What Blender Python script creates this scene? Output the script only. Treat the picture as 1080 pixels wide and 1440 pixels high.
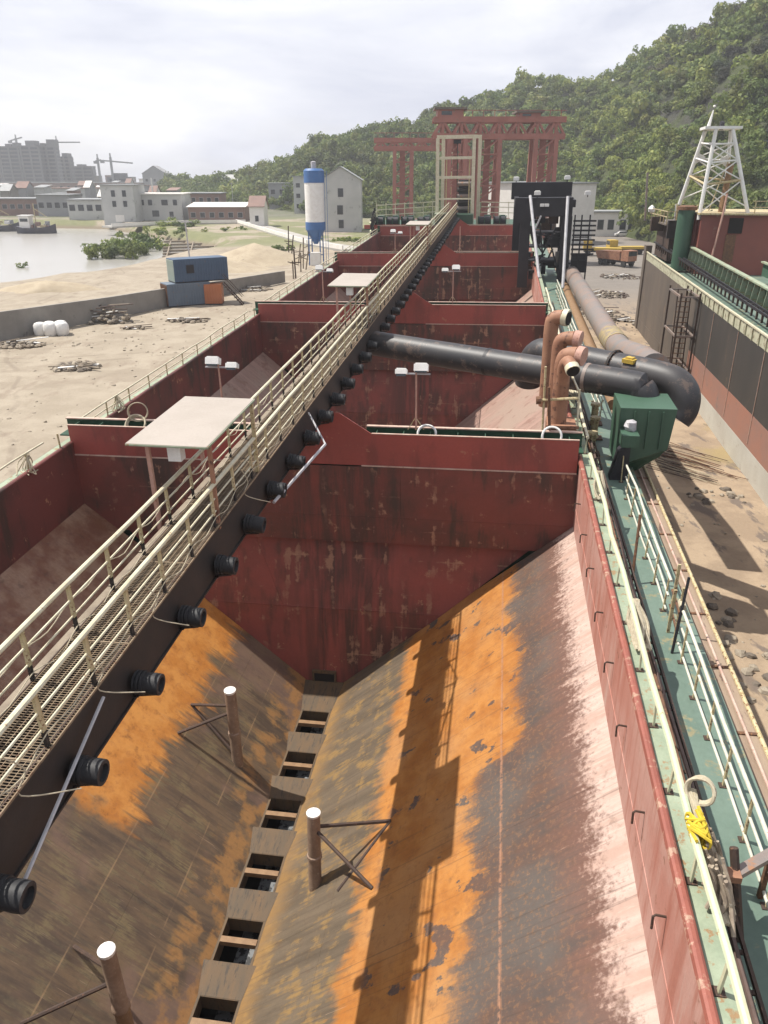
import bpy, math, random
import numpy as np
from mathutils import Vector, Matrix
random.seed(7); np.random.seed(7)
sc = bpy.context.scene
for o in list(bpy.data.objects): bpy.data.objects.remove(o)
COL = sc.collection
RAD = math.radians
# ------------------------------------------------------------------ camera
FPX, CXP, CYP, EYE = 1080.0, 540.0, 720.0, 16.5        # lens in photo pixels, eye height above the berth
PITCH = math.atan((720-245)/FPX)
cam_d = bpy.data.cameras.new('camera'); cam = bpy.data.objects.new('camera', cam_d); COL.objects.link(cam)
cam_d.sensor_fit = 'VERTICAL'; cam_d.sensor_height = 24.0; cam_d.lens = 24.0*FPX/1440.0
cam_d.clip_start = 0.1; cam_d.clip_end = 6000
cam.location = (0, 0, EYE); cam.rotation_euler = (math.pi/2-PITCH, 0, 0)
sc.camera = cam
sc.render.resolution_x, sc.render.resolution_y = 768, 1024
def ray(px, py):
    r = Matrix.Rotation(math.pi/2-PITCH, 3, 'X')
    return r @ Vector(((px-CXP)/FPX, -(py-CYP)/FPX, -1.0))
def frame(vpx, vpy, heel):
    fw = ray(vpx, vpy).normalized()
    s = fw.cross(Vector((0, 0, 1))).normalized(); u = s.cross(fw); h = RAD(heel)
    s2 = s*math.cos(h)+u*math.sin(h); u2 = s2.cross(fw)
    m = Matrix((s2, fw, u2)).transposed().to_4x4(); m.translation = (0, 0, EYE)
    return m
FR = {'W': Matrix.Identity(4), 'S': frame(712, 205, 0.7), 'N': frame(738, 255, 0.0)}   # world, this ship, neighbour ship
def at(fr, px, py, axis, val):
    """a pixel's ray cut with a plane of the frame: axis 0 (u), 1 (v), 2 (w)"""
    if fr == 'W':
        d = ray(px, py); o = Vector((0, 0, EYE))
    else:
        d = FR[fr].to_3x3().transposed() @ ray(px, py); o = Vector((0, 0, 0))
    return o + d*((val-o[axis])/d[axis])
# ------------------------------------------------------------------ sky and sun
SUN_S = Vector((5.42, -1.2, -9.8)).normalized()                    # direction the light travels, ship frame
SUN_W = (FR['S'].to_3x3() @ SUN_S).normalized()
sun_el = math.asin(-SUN_W.z); sun_az = math.atan2(-SUN_W.x, -SUN_W.y)
w = bpy.data.worlds.new('World'); sc.world = w; w.use_nodes = True
nt = w.node_tree; nt.nodes.clear(); L = nt.links.new
def wn(t, **k):
    n = nt.nodes.new(t)
    for a, b in k.items(): setattr(n, a, b)
    return n
sky = wn('ShaderNodeTexSky', sky_type='NISHITA', sun_disc=False, sun_elevation=sun_el, sun_rotation=sun_az, air_density=1.3, dust_density=2.5, ozone_density=1.0, altitude=10)
tc = wn('ShaderNodeTexCoord')
mp = wn('ShaderNodeMapping'); mp.inputs['Scale'].default_value = (1.0, 1.0, 3.6); L(tc.outputs['Generated'], mp.inputs['Vector'])
nz = wn('ShaderNodeTexNoise'); nz.inputs['Scale'].default_value = 2.6; nz.inputs['Detail'].default_value = 7; nz.inputs['Roughness'].default_value = 0.55; nz.inputs['Distortion'].default_value = 0.35
L(mp.outputs['Vector'], nz.inputs['Vector'])
cr = wn('ShaderNodeValToRGB'); cr.color_ramp.elements[0].position = 0.33; cr.color_ramp.elements[1].position = 0.66
cr.color_ramp.elements[0].color = (5.0, 5.3, 6.5, 1); cr.color_ramp.elements[1].color = (8.9, 8.95, 9.3, 1)
L(nz.outputs['Fac'], cr.inputs['Fac'])
mx = wn('ShaderNodeMix', data_type='RGBA'); 
nz2 = wn('ShaderNodeTexNoise'); nz2.inputs['Scale'].default_value = 1.7; nz2.inputs['Detail'].default_value = 5; L(mp.outputs['Vector'], nz2.inputs['Vector'])
mr = wn('ShaderNodeMapRange'); mr.inputs[1].default_value = 0.38; mr.inputs[2].default_value = 0.52; mr.inputs[3].default_value = 0.60; mr.inputs[4].default_value = 0.97; L(nz2.outputs['Fac'], mr.inputs[0]); L(mr.outputs[0], mx.inputs[0])
L(sky.outputs['Color'], mx.inputs[6]); L(cr.outputs['Color'], mx.inputs[7])
bg = wn('ShaderNodeBackground'); bg.inputs['Strength'].default_value = 0.088; L(mx.outputs[2], bg.inputs['Color'])
wo = wn('ShaderNodeOutputWorld'); L(bg.outputs[0], wo.inputs['Surface'])
sun_d = bpy.data.lights.new('sun', 'SUN'); sun = bpy.data.objects.new('sun', sun_d); COL.objects.link(sun)
sun_d.energy = 4.8; sun_d.angle = RAD(0.6); sun_d.color = (1.0, 0.95, 0.87)
sun.rotation_euler = SUN_W.to_track_quat('-Z', 'Y').to_euler()
sc.view_settings.view_transform = 'Standard'; sc.view_settings.look = 'None'
sc.view_settings.exposure = 0.54; sc.view_settings.gamma = 1.0; sc.view_settings.use_curve_mapping = False
# ------------------------------------------------------------------ material helper
class G:
    def __init__(s, name):
        s.m = bpy.data.materials.new(name); s.m.use_nodes = True; s.t = s.m.node_tree; s.t.nodes.clear()
        s.tc = s.n('ShaderNodeTexCoord')
        s.obj = s.tc.outputs['Object']
    def n(s, t, **k):
        x = s.t.nodes.new(t)
        for a, b in k.items(): setattr(x, a, b)
        return x
    def put(s, sock, v):
        if hasattr(v, 'is_linked') or isinstance(v, bpy.types.NodeSocket): s.t.links.new(v, sock)
        elif isinstance(v, (tuple, list)) and len(v) == 3 and sock.type == 'RGBA': sock.default_value = (*v, 1)
        else: sock.default_value = v
    def math(s, op, a, b=0.0, clamp=False):
        x = s.n('ShaderNodeMath', operation=op, use_clamp=clamp); s.put(x.inputs[0], a); s.put(x.inputs[1], b); return x.outputs[0]
    def scale(s, v, sc3, loc=(0, 0, 0)):
        x = s.n('ShaderNodeMapping'); s.put(x.inputs['Vector'], v); x.inputs['Scale'].default_value = sc3; x.inputs['Location'].default_value = loc; return x.outputs[0]
    def noise(s, v, scale, detail=4, rough=0.55, dist=0.0):
        x = s.n('ShaderNodeTexNoise'); s.put(x.inputs['Vector'], v); x.inputs['Scale'].default_value = scale
        x.inputs['Detail'].default_value = detail; x.inputs['Roughness'].default_value = rough; x.inputs['Distortion'].default_value = dist
        return x.outputs['Fac']
    def voro(s, v, scale):
        x = s.n('ShaderNodeTexVoronoi'); s.put(x.inputs['Vector'], v); x.inputs['Scale'].default_value = scale; return x.outputs['Distance']
    def step(s, f, a, b):
        x = s.n('ShaderNodeMapRange', interpolation_type='SMOOTHSTEP'); s.put(x.inputs[0], f)
        if a > b: x.inputs[1].default_value = b; x.inputs[2].default_value = a; x.inputs[3].default_value = 1; x.inputs[4].default_value = 0
        else: x.inputs[1].default_value = a; x.inputs[2].default_value = b
        return x.outputs[0]
    def mix(s, f, a, b, mode='MIX'):
        x = s.n('ShaderNodeMix', data_type='RGBA', blend_type=mode); s.put(x.inputs[0], f); s.put(x.inputs[6], a); s.put(x.inputs[7], b); return x.outputs[2]
    def sep(s, v=None):
        x = s.n('ShaderNodeSeparateXYZ'); s.put(x.inputs[0], v or s.obj); return x.outputs
    def out(s, col, rough=0.7, metal=0.0, bump=None, bstr=0.3, bdist=0.02, spec=0.4, normal=None, trans=0.0):
        b = s.n('ShaderNodeBsdfPrincipled'); s.put(b.inputs['Base Color'], col); s.put(b.inputs['Roughness'], rough); s.put(b.inputs['Metallic'], metal)
        b.inputs['Specular IOR Level'].default_value = spec
        if trans: b.inputs['Transmission Weight'].default_value = trans
        if bump is not None:
            x = s.n('ShaderNodeBump'); x.inputs['Strength'].default_value = bstr; x.inputs['Distance'].default_value = bdist; s.put(x.inputs['Height'], bump)
            s.t.links.new(x.outputs[0], b.inputs['Normal'])
        o = s.n('ShaderNodeOutputMaterial'); s.t.links.new(b.outputs[0], o.inputs['Surface']); return s.m
def weather(name, c1, c2, c3=None, sc1=1.2, rough=0.65, metal=0.0, amt=0.5, rustamt=0.62, fine=18, bstr=0.25, spec=0.4, stretch=(1, 1, 1)):
    """paint c1, blotched with c2, chipped with c3"""
    g = G(name); v = g.scale(g.obj, stretch)
    n1 = g.noise(v, sc1, 5, 0.6); c = g.mix(g.step(n1, 0.5-amt*0.35, 0.5+amt*0.4), c1, c2)
    n2 = g.noise(v, fine, 3, 0.6)
    if c3: c = g.mix(g.step(g.math('ADD', g.math('MULTIPLY', g.noise(v, sc1*2.7, 6, 0.65), 0.8), g.math('MULTIPLY', n2, 0.2)), rustamt-0.03, rustamt+0.04), c, c3)
    c = g.mix(0.35, c, g.mix(n2, (0.25, 0.25, 0.25), (1, 1, 1)), 'MULTIPLY')
    return g.out(c, rough, metal, n2, bstr, 0.01, spec)
MAT = {}
# hold plates: u across, v along, w up (ship frame, object origin on the frame's axes)
def streaks(g, along=(0.30, 2.2, 0.30), s=1.0):
    return g.noise(g.scale(g.obj, along), s, 6, 0.62)
def plate_stbd():
    g = G('rusted slope plate starboard'); u, v, wz = g.sep()
    st = streaks(g, (0.22, 1.5, 0.22), 1.6); st2 = streaks(g, (0.5, 6, 0.5), 1.7); bl = g.noise(g.obj, 0.45, 4, 0.5); fine = g.noise(g.obj, 9, 5, 0.65); mid = g.noise(g.obj, 1.4, 5, 0.6)
    j = g.math('ADD', g.math('MULTIPLY', g.math('SUBTRACT', st, 0.5), 1.2), g.math('MULTIPLY', g.math('SUBTRACT', st2, 0.5), 0.45))
    uj = g.math('ADD', u, j); ub = g.math('ADD', uj, g.math('MULTIPLY', g.math('SUBTRACT', bl, 0.5), 1.6))
    low = g.mix(g.step(st, 0.3, 0.7), (0.085, 0.064, 0.043), (0.140, 0.105, 0.070))
    low = g.mix(g.step(g.math('ADD', g.math('MULTIPLY', mid, 0.6), g.math('MULTIPLY', st2, 0.4)), 0.5, 0.6), low, (0.235, 0.145, 0.055))
    low = g.mix(g.math('MULTIPLY', g.step(st2, 0.55, 0.7), 0.55), low, (0.06, 0.05, 0.04))
    low = g.mix(g.math('MULTIPLY', g.step(uj, -5.0, -6.0), 0.7), low, (0.29, 0.16, 0.05))
    org = g.mix(g.step(mid, 0.35, 0.65), (0.42, 0.180, 0.042), (0.33, 0.122, 0.022)); org = g.mix(g.math('MULTIPLY', g.step(bl, 0.42, 0.70), 0.7), org, (0.39, 0.20, 0.075)); org = g.mix(g.math('MULTIPLY', g.step(g.noise(g.obj, 3.5, 6, 0.7), 0.50, 0.66), 0.45), org, (0.24, 0.095, 0.03))
    mau = g.mix(g.step(g.math('ADD', g.math('MULTIPLY', mid, 0.5), g.math('MULTIPLY', st, 0.5)), 0.38, 0.60), (0.078, 0.060, 0.052), (0.115, 0.064, 0.044)); mau = g.mix(g.step(bl, 0.42, 0.62), mau, (0.102, 0.083, 0.071)); mau = g.mix(g.math('MULTIPLY', g.step(st2, 0.56, 0.68), 0.5), mau, (0.10, 0.06, 0.045))
    mau = g.mix(g.math('MULTIPLY', g.step(fine, 0.52, 0.62), 0.4), mau, (0.23, 0.115, 0.05)); mau = g.mix(g.math('MULTIPLY', g.step(uj, 1.4, 2.5), 0.8), mau, g.mix(st2, (0.115, 0.055, 0.040), (0.21, 0.105, 0.075)))
    pin = g.mix(g.step(st, 0.35, 0.65), (0.50, 0.38, 0.325), (0.42, 0.285, 0.23)); pin = g.mix(g.math('MULTIPLY', g.step(st2, 0.54, 0.66), 0.45), pin, (0.58, 0.45, 0.37))
    c = g.mix(g.step(g.math('ADD', uj, g.math('MULTIPLY', g.math('SUBTRACT', mid, 0.5), 0.9)), -3.15, -2.7), low, org)
    # the orange sheet reaches farther up the plate in the far half of the hold
    edge = g.math('MULTIPLY', g.step(g.math('ADD', v, g.math('MULTIPLY', j, 1.5)), 15.6, 16.3), 1.0)
    ue = g.math('SUBTRACT', ub, g.math('MULTIPLY', edge, 0.95))
    c = g.mix(g.step(g.math('ADD', ue, g.math('MULTIPLY', g.math('SUBTRACT', fine, 0.5), 0.8)), -0.22, 0.20), c, mau)
    patch = g.math('MULTIPLY', g.step(g.noise(g.scale(g.obj, (1, 1.3, 1)), 0.9, 5, 0.6), 0.60, 0.63), g.step(u, 2.2, 1.2))
    c = g.mix(g.math('MULTIPLY', patch, g.step(u, -2.6, -2.2)), c, mau)
    c = g.mix(g.step(g.math('ADD', uj, g.math('MULTIPLY', g.math('SUBTRACT', fine, 0.5), 1.2)), 2.25, 2.75), c, pin)
    seam = g.math('MULTIPLY', g.step(g.math('ABSOLUTE', g.math('SUBTRACT', u, 0.62)), 0.05, 0.01), g.step(fine, 0.35, 0.55))
    c = g.mix(g.math('MULTIPLY', seam, 0.8), c, (0.33, 0.17, 0.10))
    runs = g.noise(g.scale(g.obj, (0.12, 9, 0.12)), 1.5, 5, 0.6); scr = g.noise(g.scale(g.obj, (0.6, 14, 0.6), (3, 1, 2)), 1.3, 4, 0.7)
    c = g.mix(g.math('MULTIPLY', g.step(runs, 0.56, 0.70), 0.40), c, (0.055, 0.036, 0.026))
    c = g.mix(g.math('MULTIPLY', g.step(scr, 0.66, 0.72), 0.45), c, (0.42, 0.29, 0.20))
    c = g.mix(g.math('MULTIPLY', g.step(g.noise(g.obj, 2.6, 6, 0.7), 0.56, 0.70), 0.35), c, (0.10, 0.055, 0.03))
    c = g.mix(0.30, c, g.mix(fine, (0.1, 0.1, 0.1), (1, 1, 1)), 'MULTIPLY')
    return g.out(c, g.step(uj, -5, 5) and 0.62, 0.0, g.math('ADD', fine, g.math('MULTIPLY', st2, 0.6)), 0.3, 0.012, 0.35)
def plate_port():
    g = G('rusted slope plate port'); u, v, wz = g.sep()
    st = streaks(g, (0.22, 1.7, 0.22), 1.6); st2 = streaks(g, (0.5, 6, 0.5), 1.7); bl = g.noise(g.obj, 0.4, 4, 0.5); fine = g.noise(g.obj, 9, 5, 0.65); mid = g.noise(g.obj, 1.3, 5, 0.6)
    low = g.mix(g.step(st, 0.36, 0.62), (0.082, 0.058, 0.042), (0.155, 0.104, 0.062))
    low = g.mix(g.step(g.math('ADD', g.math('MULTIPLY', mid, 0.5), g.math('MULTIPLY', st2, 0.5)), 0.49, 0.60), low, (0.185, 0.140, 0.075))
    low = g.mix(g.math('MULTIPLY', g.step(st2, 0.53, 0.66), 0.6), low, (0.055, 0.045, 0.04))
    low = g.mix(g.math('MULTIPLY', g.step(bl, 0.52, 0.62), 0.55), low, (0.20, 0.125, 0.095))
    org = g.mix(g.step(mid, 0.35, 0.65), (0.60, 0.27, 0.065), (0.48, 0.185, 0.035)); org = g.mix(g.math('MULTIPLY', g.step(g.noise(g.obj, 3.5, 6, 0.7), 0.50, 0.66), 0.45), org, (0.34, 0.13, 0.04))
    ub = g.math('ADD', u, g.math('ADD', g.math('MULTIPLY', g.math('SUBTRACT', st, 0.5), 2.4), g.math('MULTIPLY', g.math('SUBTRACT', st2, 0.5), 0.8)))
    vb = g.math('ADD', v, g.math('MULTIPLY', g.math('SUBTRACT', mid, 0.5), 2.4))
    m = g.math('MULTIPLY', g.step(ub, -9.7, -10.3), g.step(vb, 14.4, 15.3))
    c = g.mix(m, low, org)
    m2 = g.math('MULTIPLY', g.step(g.math('ADD', ub, g.math('MULTIPLY', mid, 1.2)), -7.6, -6.9), g.step(mid, 0.44, 0.58))
    c = g.mix(g.math('MULTIPLY', m2, 0.75), c, (0.36, 0.18, 0.06))
    c = g.mix(g.math('MULTIPLY', g.step(ub, -12.6, -13.6), 0.85), c, g.mix(g.step(g.noise(g.obj, 0.7, 6, 0.65), 0.40, 0.62), (0.13, 0.055, 0.045), g.mix(st2, (0.20, 0.12, 0.09), (0.34, 0.25, 0.19))))
    lines = g.math('MULTIPLY', g.step(g.math('ABSOLUTE', g.math('SUBTRACT', g.math('FRACT', g.math('DIVIDE', g.math('SUBTRACT', u, 0.25), 1.55)), 0.5)), 0.014, 0.006), g.step(mid, 0.38, 0.6))
    c = g.mix(g.math('MULTIPLY', lines, 0.6), c, (0.34, 0.22, 0.12))
    scr = g.noise(g.scale(g.obj, (0.6, 14, 0.6), (3, 1, 2)), 1.3, 4, 0.7); c = g.mix(g.math('MULTIPLY', g.step(scr, 0.64, 0.70), 0.5), c, (0.36, 0.25, 0.17))
    c = g.mix(g.math('MULTIPLY', g.step(g.noise(g.obj, 2.6, 6, 0.7), 0.55, 0.70), 0.4), c, (0.07, 0.042, 0.028))
    c = g.mix(0.30, c, g.mix(fine, (0.1, 0.1, 0.1), (1, 1, 1)), 'MULTIPLY')
    return g.out(c, 0.6, 0.0, g.math('ADD', fine, g.math('MULTIPLY', st2, 0.6)), 0.3, 0.012, 0.4)
def red_plate(name, c1, c2, stain, amt, streakdir=(1.6, 1.6, 0.25), spill=False):
    g = G(name); st = g.noise(g.scale(g.obj, streakdir), 1.1, 6, 0.6); bl = g.noise(g.obj, 0.35, 5, 0.55); fine = g.noise(g.obj, 11, 4, 0.6); mid = g.noise(g.obj, 1.6, 6, 0.62)
    c = g.mix(g.step(bl, 0.35, 0.65), c1, c2)
    c = g.mix(g.math('MULTIPLY', g.step(g.math('ADD', g.math('MULTIPLY', st, 0.55), g.math('MULTIPLY', bl, 0.45)), 0.50, 0.60), amt), c, stain)
    c = g.mix(g.math('MULTIPLY', g.step(g.math('ADD', g.math('MULTIPLY', mid, 0.75), g.math('MULTIPLY', fine, 0.25)), 0.60, 0.66), amt), c, (0.40, 0.22, 0.13))
    if spill:   # dirt spilled off the belt, scraped bare patches, scuff lines
        u, v, z = g.sep(); vs_ = g.noise(g.scale(g.obj, (2.2, 0.3, 0.16)), 1.3, 6, 0.6)
        near = g.step(g.math('ABSOLUTE', g.math('ADD', u, 5.6)), 3.0, 0.6)
        c = g.mix(g.math('MULTIPLY', g.math('MULTIPLY', near, 0.7), g.step(vs_, 0.36, 0.60)), c, (0.050, 0.036, 0.030))
        bare = g.math('MULTIPLY', g.step(g.math('ADD', g.math('MULTIPLY', vs_, 0.5), g.math('MULTIPLY', mid, 0.5)), 0.545, 0.60), g.step(bl, 0.40, 0.55))
        c = g.mix(g.math('MULTIPLY', bare, 0.75), c, (0.36, 0.20, 0.13))
        line = g.step(g.math('ABSOLUTE', g.math('SUBTRACT', g.math('FRACT', g.math('ADD', g.math('MULTIPLY', z, 0.72), g.math('MULTIPLY', bl, 0.12))), 0.5)), 0.03, 0.008)
        c = g.mix(g.math('MULTIPLY', g.math('MULTIPLY', line, g.step(g.math('ADD', g.math('MULTIPLY', mid, 0.5), g.math('MULTIPLY', bl, 0.5)), 0.5, 0.6)), 0.55), c, (0.34, 0.20, 0.13))
    c = g.mix(0.3, c, g.mix(fine, (0.35, 0.35, 0.35), (1, 1, 1)), 'MULTIPLY')
    return g.out(c, 0.55, 0.0, fine, 0.15, 0.008, 0.4)
def plate_far():
    g = G('pink grey slope plate'); st = streaks(g, (0.22, 1.5, 0.22), 1.6); bl = g.noise(g.obj, 0.3, 5, 0.55); fine = g.noise(g.obj, 8, 4, 0.6); mid = g.noise(g.obj, 1.2, 5, 0.6)
    c = g.mix(g.step(st, 0.35, 0.65), (0.34, 0.22, 0.18), (0.26, 0.17, 0.135)); c = g.mix(g.step(bl, 0.45, 0.6), c, (0.30, 0.22, 0.175)); c = g.mix(g.math('MULTIPLY', g.step(mid, 0.55, 0.65), 0.6), c, (0.19, 0.095, 0.07))
    c = g.mix(0.25, c, g.mix(fine, (0.25, 0.25, 0.25), (1, 1, 1)), 'MULTIPLY'); return g.out(c, 0.7, 0, fine, 0.3, 0.012, 0.3)
def coam_plate():
    g = G('coaming plate pink red'); st = g.noise(g.scale(g.obj, (1, 1.8, 0.18)), 1.4, 6, 0.62); bl = g.noise(g.scale(g.obj, (1, 0.5, 1)), 0.5, 5, 0.55); fine = g.noise(g.obj, 10, 4, 0.6); mid = g.noise(g.obj, 1.8, 6, 0.65)
    c = g.mix(g.step(bl, 0.35, 0.65), (0.44, 0.20, 0.155), (0.50, 0.29, 0.24)); c = g.mix(g.math('MULTIPLY', g.step(st, 0.50, 0.64), 0.7), c, (0.36, 0.13, 0.09)); c = g.mix(g.math('MULTIPLY', g.step(st, 0.44, 0.30), 0.6), c, (0.52, 0.38, 0.32))
    c = g.mix(g.math('MULTIPLY', g.step(g.math('ADD', g.math('MULTIPLY', mid, 0.7), g.math('MULTIPLY', fine, 0.3)), 0.58, 0.64), 0.8), c, (0.20, 0.09, 0.05))
    c = g.mix(0.28, c, g.mix(fine, (0.2, 0.2, 0.2), (1, 1, 1)), 'MULTIPLY'); return g.out(c, 0.6, 0, g.math('ADD', fine, g.math('MULTIPLY', bl, 6)), 0.25, 0.02, 0.35)
MAT['slope_f'] = plate_far(); MAT['slope_s'] = plate_stbd(); MAT['slope_p'] = plate_port()
MAT['red'] = red_plate('red bulkhead paint', (0.32, 0.072, 0.056), (0.26, 0.064, 0.050), (0.15, 0.050, 0.040), 0.5)
MAT['redstain'] = red_plate('stained red bulkhead', (0.20, 0.055, 0.042), (0.110, 0.046, 0.036), (0.060, 0.038, 0.030), 0.9, spill=True)
MAT['redlow'] = red_plate('lower red bulkhead', (0.27, 0.070, 0.056), (0.20, 0.058, 0.046), (0.09, 0.044, 0.035), 0.7, spill=True)
MAT['coamred'] = coam_plate()
MAT['coamflat'] = weather('coaming plate pink red', (0.46, 0.22, 0.175), (0.52, 0.30, 0.25), (0.40, 0.15, 0.11), 0.5, 0.6, amt=0.8, rustamt=0.58, stretch=(1, 0.5, 1.5))
MAT['coamshade'] = red_plate('shaded port coaming red', (0.17, 0.050, 0.043), (0.11, 0.042, 0.036), (0.06, 0.038, 0.03), 0.9)  # darker copy of the coaming red, port side shade put into the colour
MAT['cap'] = weather('coaming cap dull red', (0.32, 0.105, 0.075), (0.25, 0.080, 0.058), (0.40, 0.25, 0.18), 1.2, 0.6, rustamt=0.57)
MAT['paleline'] = weather('pale worn edge', (0.55, 0.42, 0.34), (0.45, 0.28, 0.22), (0.3, 0.1, 0.07), 3, 0.6)
MAT['flange'] = weather('pale green flange', (0.33, 0.38, 0.27), (0.24, 0.29, 0.20), (0.28, 0.18, 0.09), 1.4, 0.6, rustamt=0.57)
MAT['deck'] = weather('green deck paint', (0.145, 0.205, 0.165), (0.115, 0.17, 0.135), (0.24, 0.22, 0.13), 0.6, 0.5, rustamt=0.58, fine=9)
MAT['green'] = weather('dark green steel', (0.055, 0.115, 0.075), (0.045, 0.095, 0.062), (0.10, 0.07, 0.04), 0.8, 0.5, rustamt=0.66, stretch=(1, 1, 0.3))
MAT['darkgreen'] = weather('dark green trough', (0.020, 0.075, 0.040), (0.018, 0.055, 0.03), (0.08, 0.05, 0.03), 1.5, 0.6)  # deeper green for trough, rear plates, tank skirt and winch cheeks
MAT['cream'] = weather('cream rail paint', (0.66, 0.62, 0.47), (0.56, 0.50, 0.34), (0.30, 0.17, 0.07), 3.0, 0.5, rustamt=0.63, fine=30)
MAT['creamold'] = weather('yellowed cream paint', (0.55, 0.47, 0.29), (0.45, 0.36, 0.18), (0.20, 0.10, 0.05), 5.0, 0.6, rustamt=0.56, fine=30)
MAT['whiterail'] = weather('white rail paint', (0.62, 0.61, 0.52), (0.52, 0.50, 0.40), (0.38, 0.22, 0.10), 3.0, 0.45, rustamt=0.62, fine=30)
MAT['palegreenrail'] = weather('pale green rail paint', (0.50, 0.56, 0.38), (0.58, 0.55, 0.37), (0.36, 0.25, 0.12), 1.2, 0.5, rustamt=0.64, fine=25)
MAT['girder'] = weather('dark grimy steel', (0.022, 0.019, 0.018), (0.035, 0.026, 0.022), (0.07, 0.04, 0.025), 1.4, 0.65, rustamt=0.66)
MAT['grate'] = weather('rusty grating', (0.27, 0.205, 0.135), (0.20, 0.14, 0.085), (0.14, 0.075, 0.04), 4, 0.8, rustamt=0.58)
MAT['rubber'] = weather('black rubber', (0.018, 0.018, 0.020), (0.03, 0.03, 0.032), (0.10, 0.09, 0.08), 6, 0.6, rustamt=0.68)
MAT['blackpipe'] = weather('black pipe paint', (0.028, 0.027, 0.030), (0.045, 0.041, 0.041), (0.11, 0.080, 0.066), 0.7, 0.5, rustamt=0.57, spec=0.5)
MAT['greypipe'] = weather('grey worn pipe', (0.19, 0.175, 0.165), (0.26, 0.185, 0.15), (0.30, 0.16, 0.09), 0.7, 0.5, rustamt=0.60)
MAT['ventorange'] = weather('rusty orange vent paint', (0.34, 0.175, 0.105), (0.26, 0.12, 0.07), (0.12, 0.055, 0.038), 1.3, 0.65, rustamt=0.58)
MAT['yellow'] = weather('yellow paint', (0.55, 0.38, 0.06), (0.45, 0.30, 0.05), (0.2, 0.12, 0.04), 3, 0.55, rustamt=0.6)
MAT['white'] = weather('white paint', (0.80, 0.79, 0.76), (0.72, 0.70, 0.66), (0.42, 0.32, 0.24), 2.0, 0.5, rustamt=0.70)
MAT['canopy'] = weather('pale canopy sheet', (0.40, 0.35, 0.305), (0.36, 0.315, 0.27), (0.27, 0.23, 0.17), 0.8, 0.6, rustamt=0.7)
MAT['postpink'] = weather('pinkish post paint', (0.50, 0.30, 0.24), (0.44, 0.24, 0.18), (0.25, 0.12, 0.07), 4, 0.6, rustamt=0.6)
MAT['rust'] = weather('rusted iron', (0.17, 0.085, 0.045), (0.11, 0.055, 0.035), (0.28, 0.14, 0.06), 4, 0.75, rustamt=0.58)
MAT['darkrust'] = weather('dark rusted iron', (0.075, 0.045, 0.032), (0.05, 0.033, 0.026), (0.15, 0.08, 0.05), 3, 0.75, rustamt=0.6)
MAT['bamboo'] = weather('rusty beige tube', (0.30, 0.215, 0.155), (0.22, 0.145, 0.10), (0.34, 0.26, 0.19), 3, 0.6, rustamt=0.6)
MAT['saddle'] = weather('rusted saddle plate', (0.082, 0.060, 0.037), (0.135, 0.078, 0.034), (0.055, 0.040, 0.027), 1.1, 0.7, amt=0.9, rustamt=0.57, stretch=(4, 0.7, 1))
MAT['frametan'] = weather('tan opening frame', (0.27, 0.165, 0.085), (0.21, 0.12, 0.06), (0.2, 0.1, 0.05), 4, 0.6)
MAT['void'] = weather('opening shade black', (0.012, 0.010, 0.010), (0.018, 0.014, 0.012), None, 2, 0.9)  # near-black colour carries the deep shade inside tunnel, openings and hull gap
MAT['belt'] = weather('grey conveyor belt', (0.16, 0.165, 0.17), (0.20, 0.205, 0.21), (0.02, 0.02, 0.02), 1.5, 0.5, rustamt=0.50)
MAT['rope'] = weather('pale rope', (0.52, 0.46, 0.34), (0.42, 0.36, 0.25), (0.28, 0.22, 0.14), 14, 0.9)
MAT['yrope'] = weather('yellow rope', (0.62, 0.45, 0.03), (0.5, 0.36, 0.03), None, 10, 0.8)
MAT['black'] = weather('black steel', (0.014, 0.014, 0.018), (0.024, 0.022, 0.026), (0.07, 0.045, 0.035), 1.0, 0.55, rustamt=0.68)
MAT['greybar'] = weather('pale grey steel', (0.48, 0.47, 0.48), (0.38, 0.37, 0.38), (0.22, 0.17, 0.14), 2.5, 0.5, rustamt=0.66)
MAT['ledge'] = weather('tan fender ledge', (0.33, 0.25, 0.18), (0.25, 0.18, 0.13), (0.14, 0.09, 0.07), 0.9, 0.8, rustamt=0.58, stretch=(2, 0.4, 1))
MAT['hull'] = weather('red brown hull', (0.10, 0.045, 0.035), (0.14, 0.06, 0.045), (0.2, 0.1, 0.06), 0.5, 0.7)
MAT['concrete'] = weather('concrete', (0.30, 0.28, 0.25), (0.22, 0.205, 0.185), (0.14, 0.13, 0.12), 0.35, 0.85, rustamt=0.62)
MAT['glass'] = weather('dark window glass', (0.02, 0.025, 0.03), (0.035, 0.04, 0.045), None, 0.5, 0.15, spec=0.6)
MAT['crane'] = weather('red crane paint', (0.33, 0.130, 0.098), (0.27, 0.105, 0.078), (0.22, 0.14, 0.10), 0.5, 0.6, rustamt=0.6)
MAT['wood'] = weather('weathered timber', (0.28, 0.23, 0.17), (0.20, 0.16, 0.12), (0.11, 0.09, 0.07), 2, 0.9)
MAT['tyre'] = weather('tyre rubber', (0.02, 0.02, 0.02), (0.035, 0.032, 0.03), None, 6, 0.85)
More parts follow.
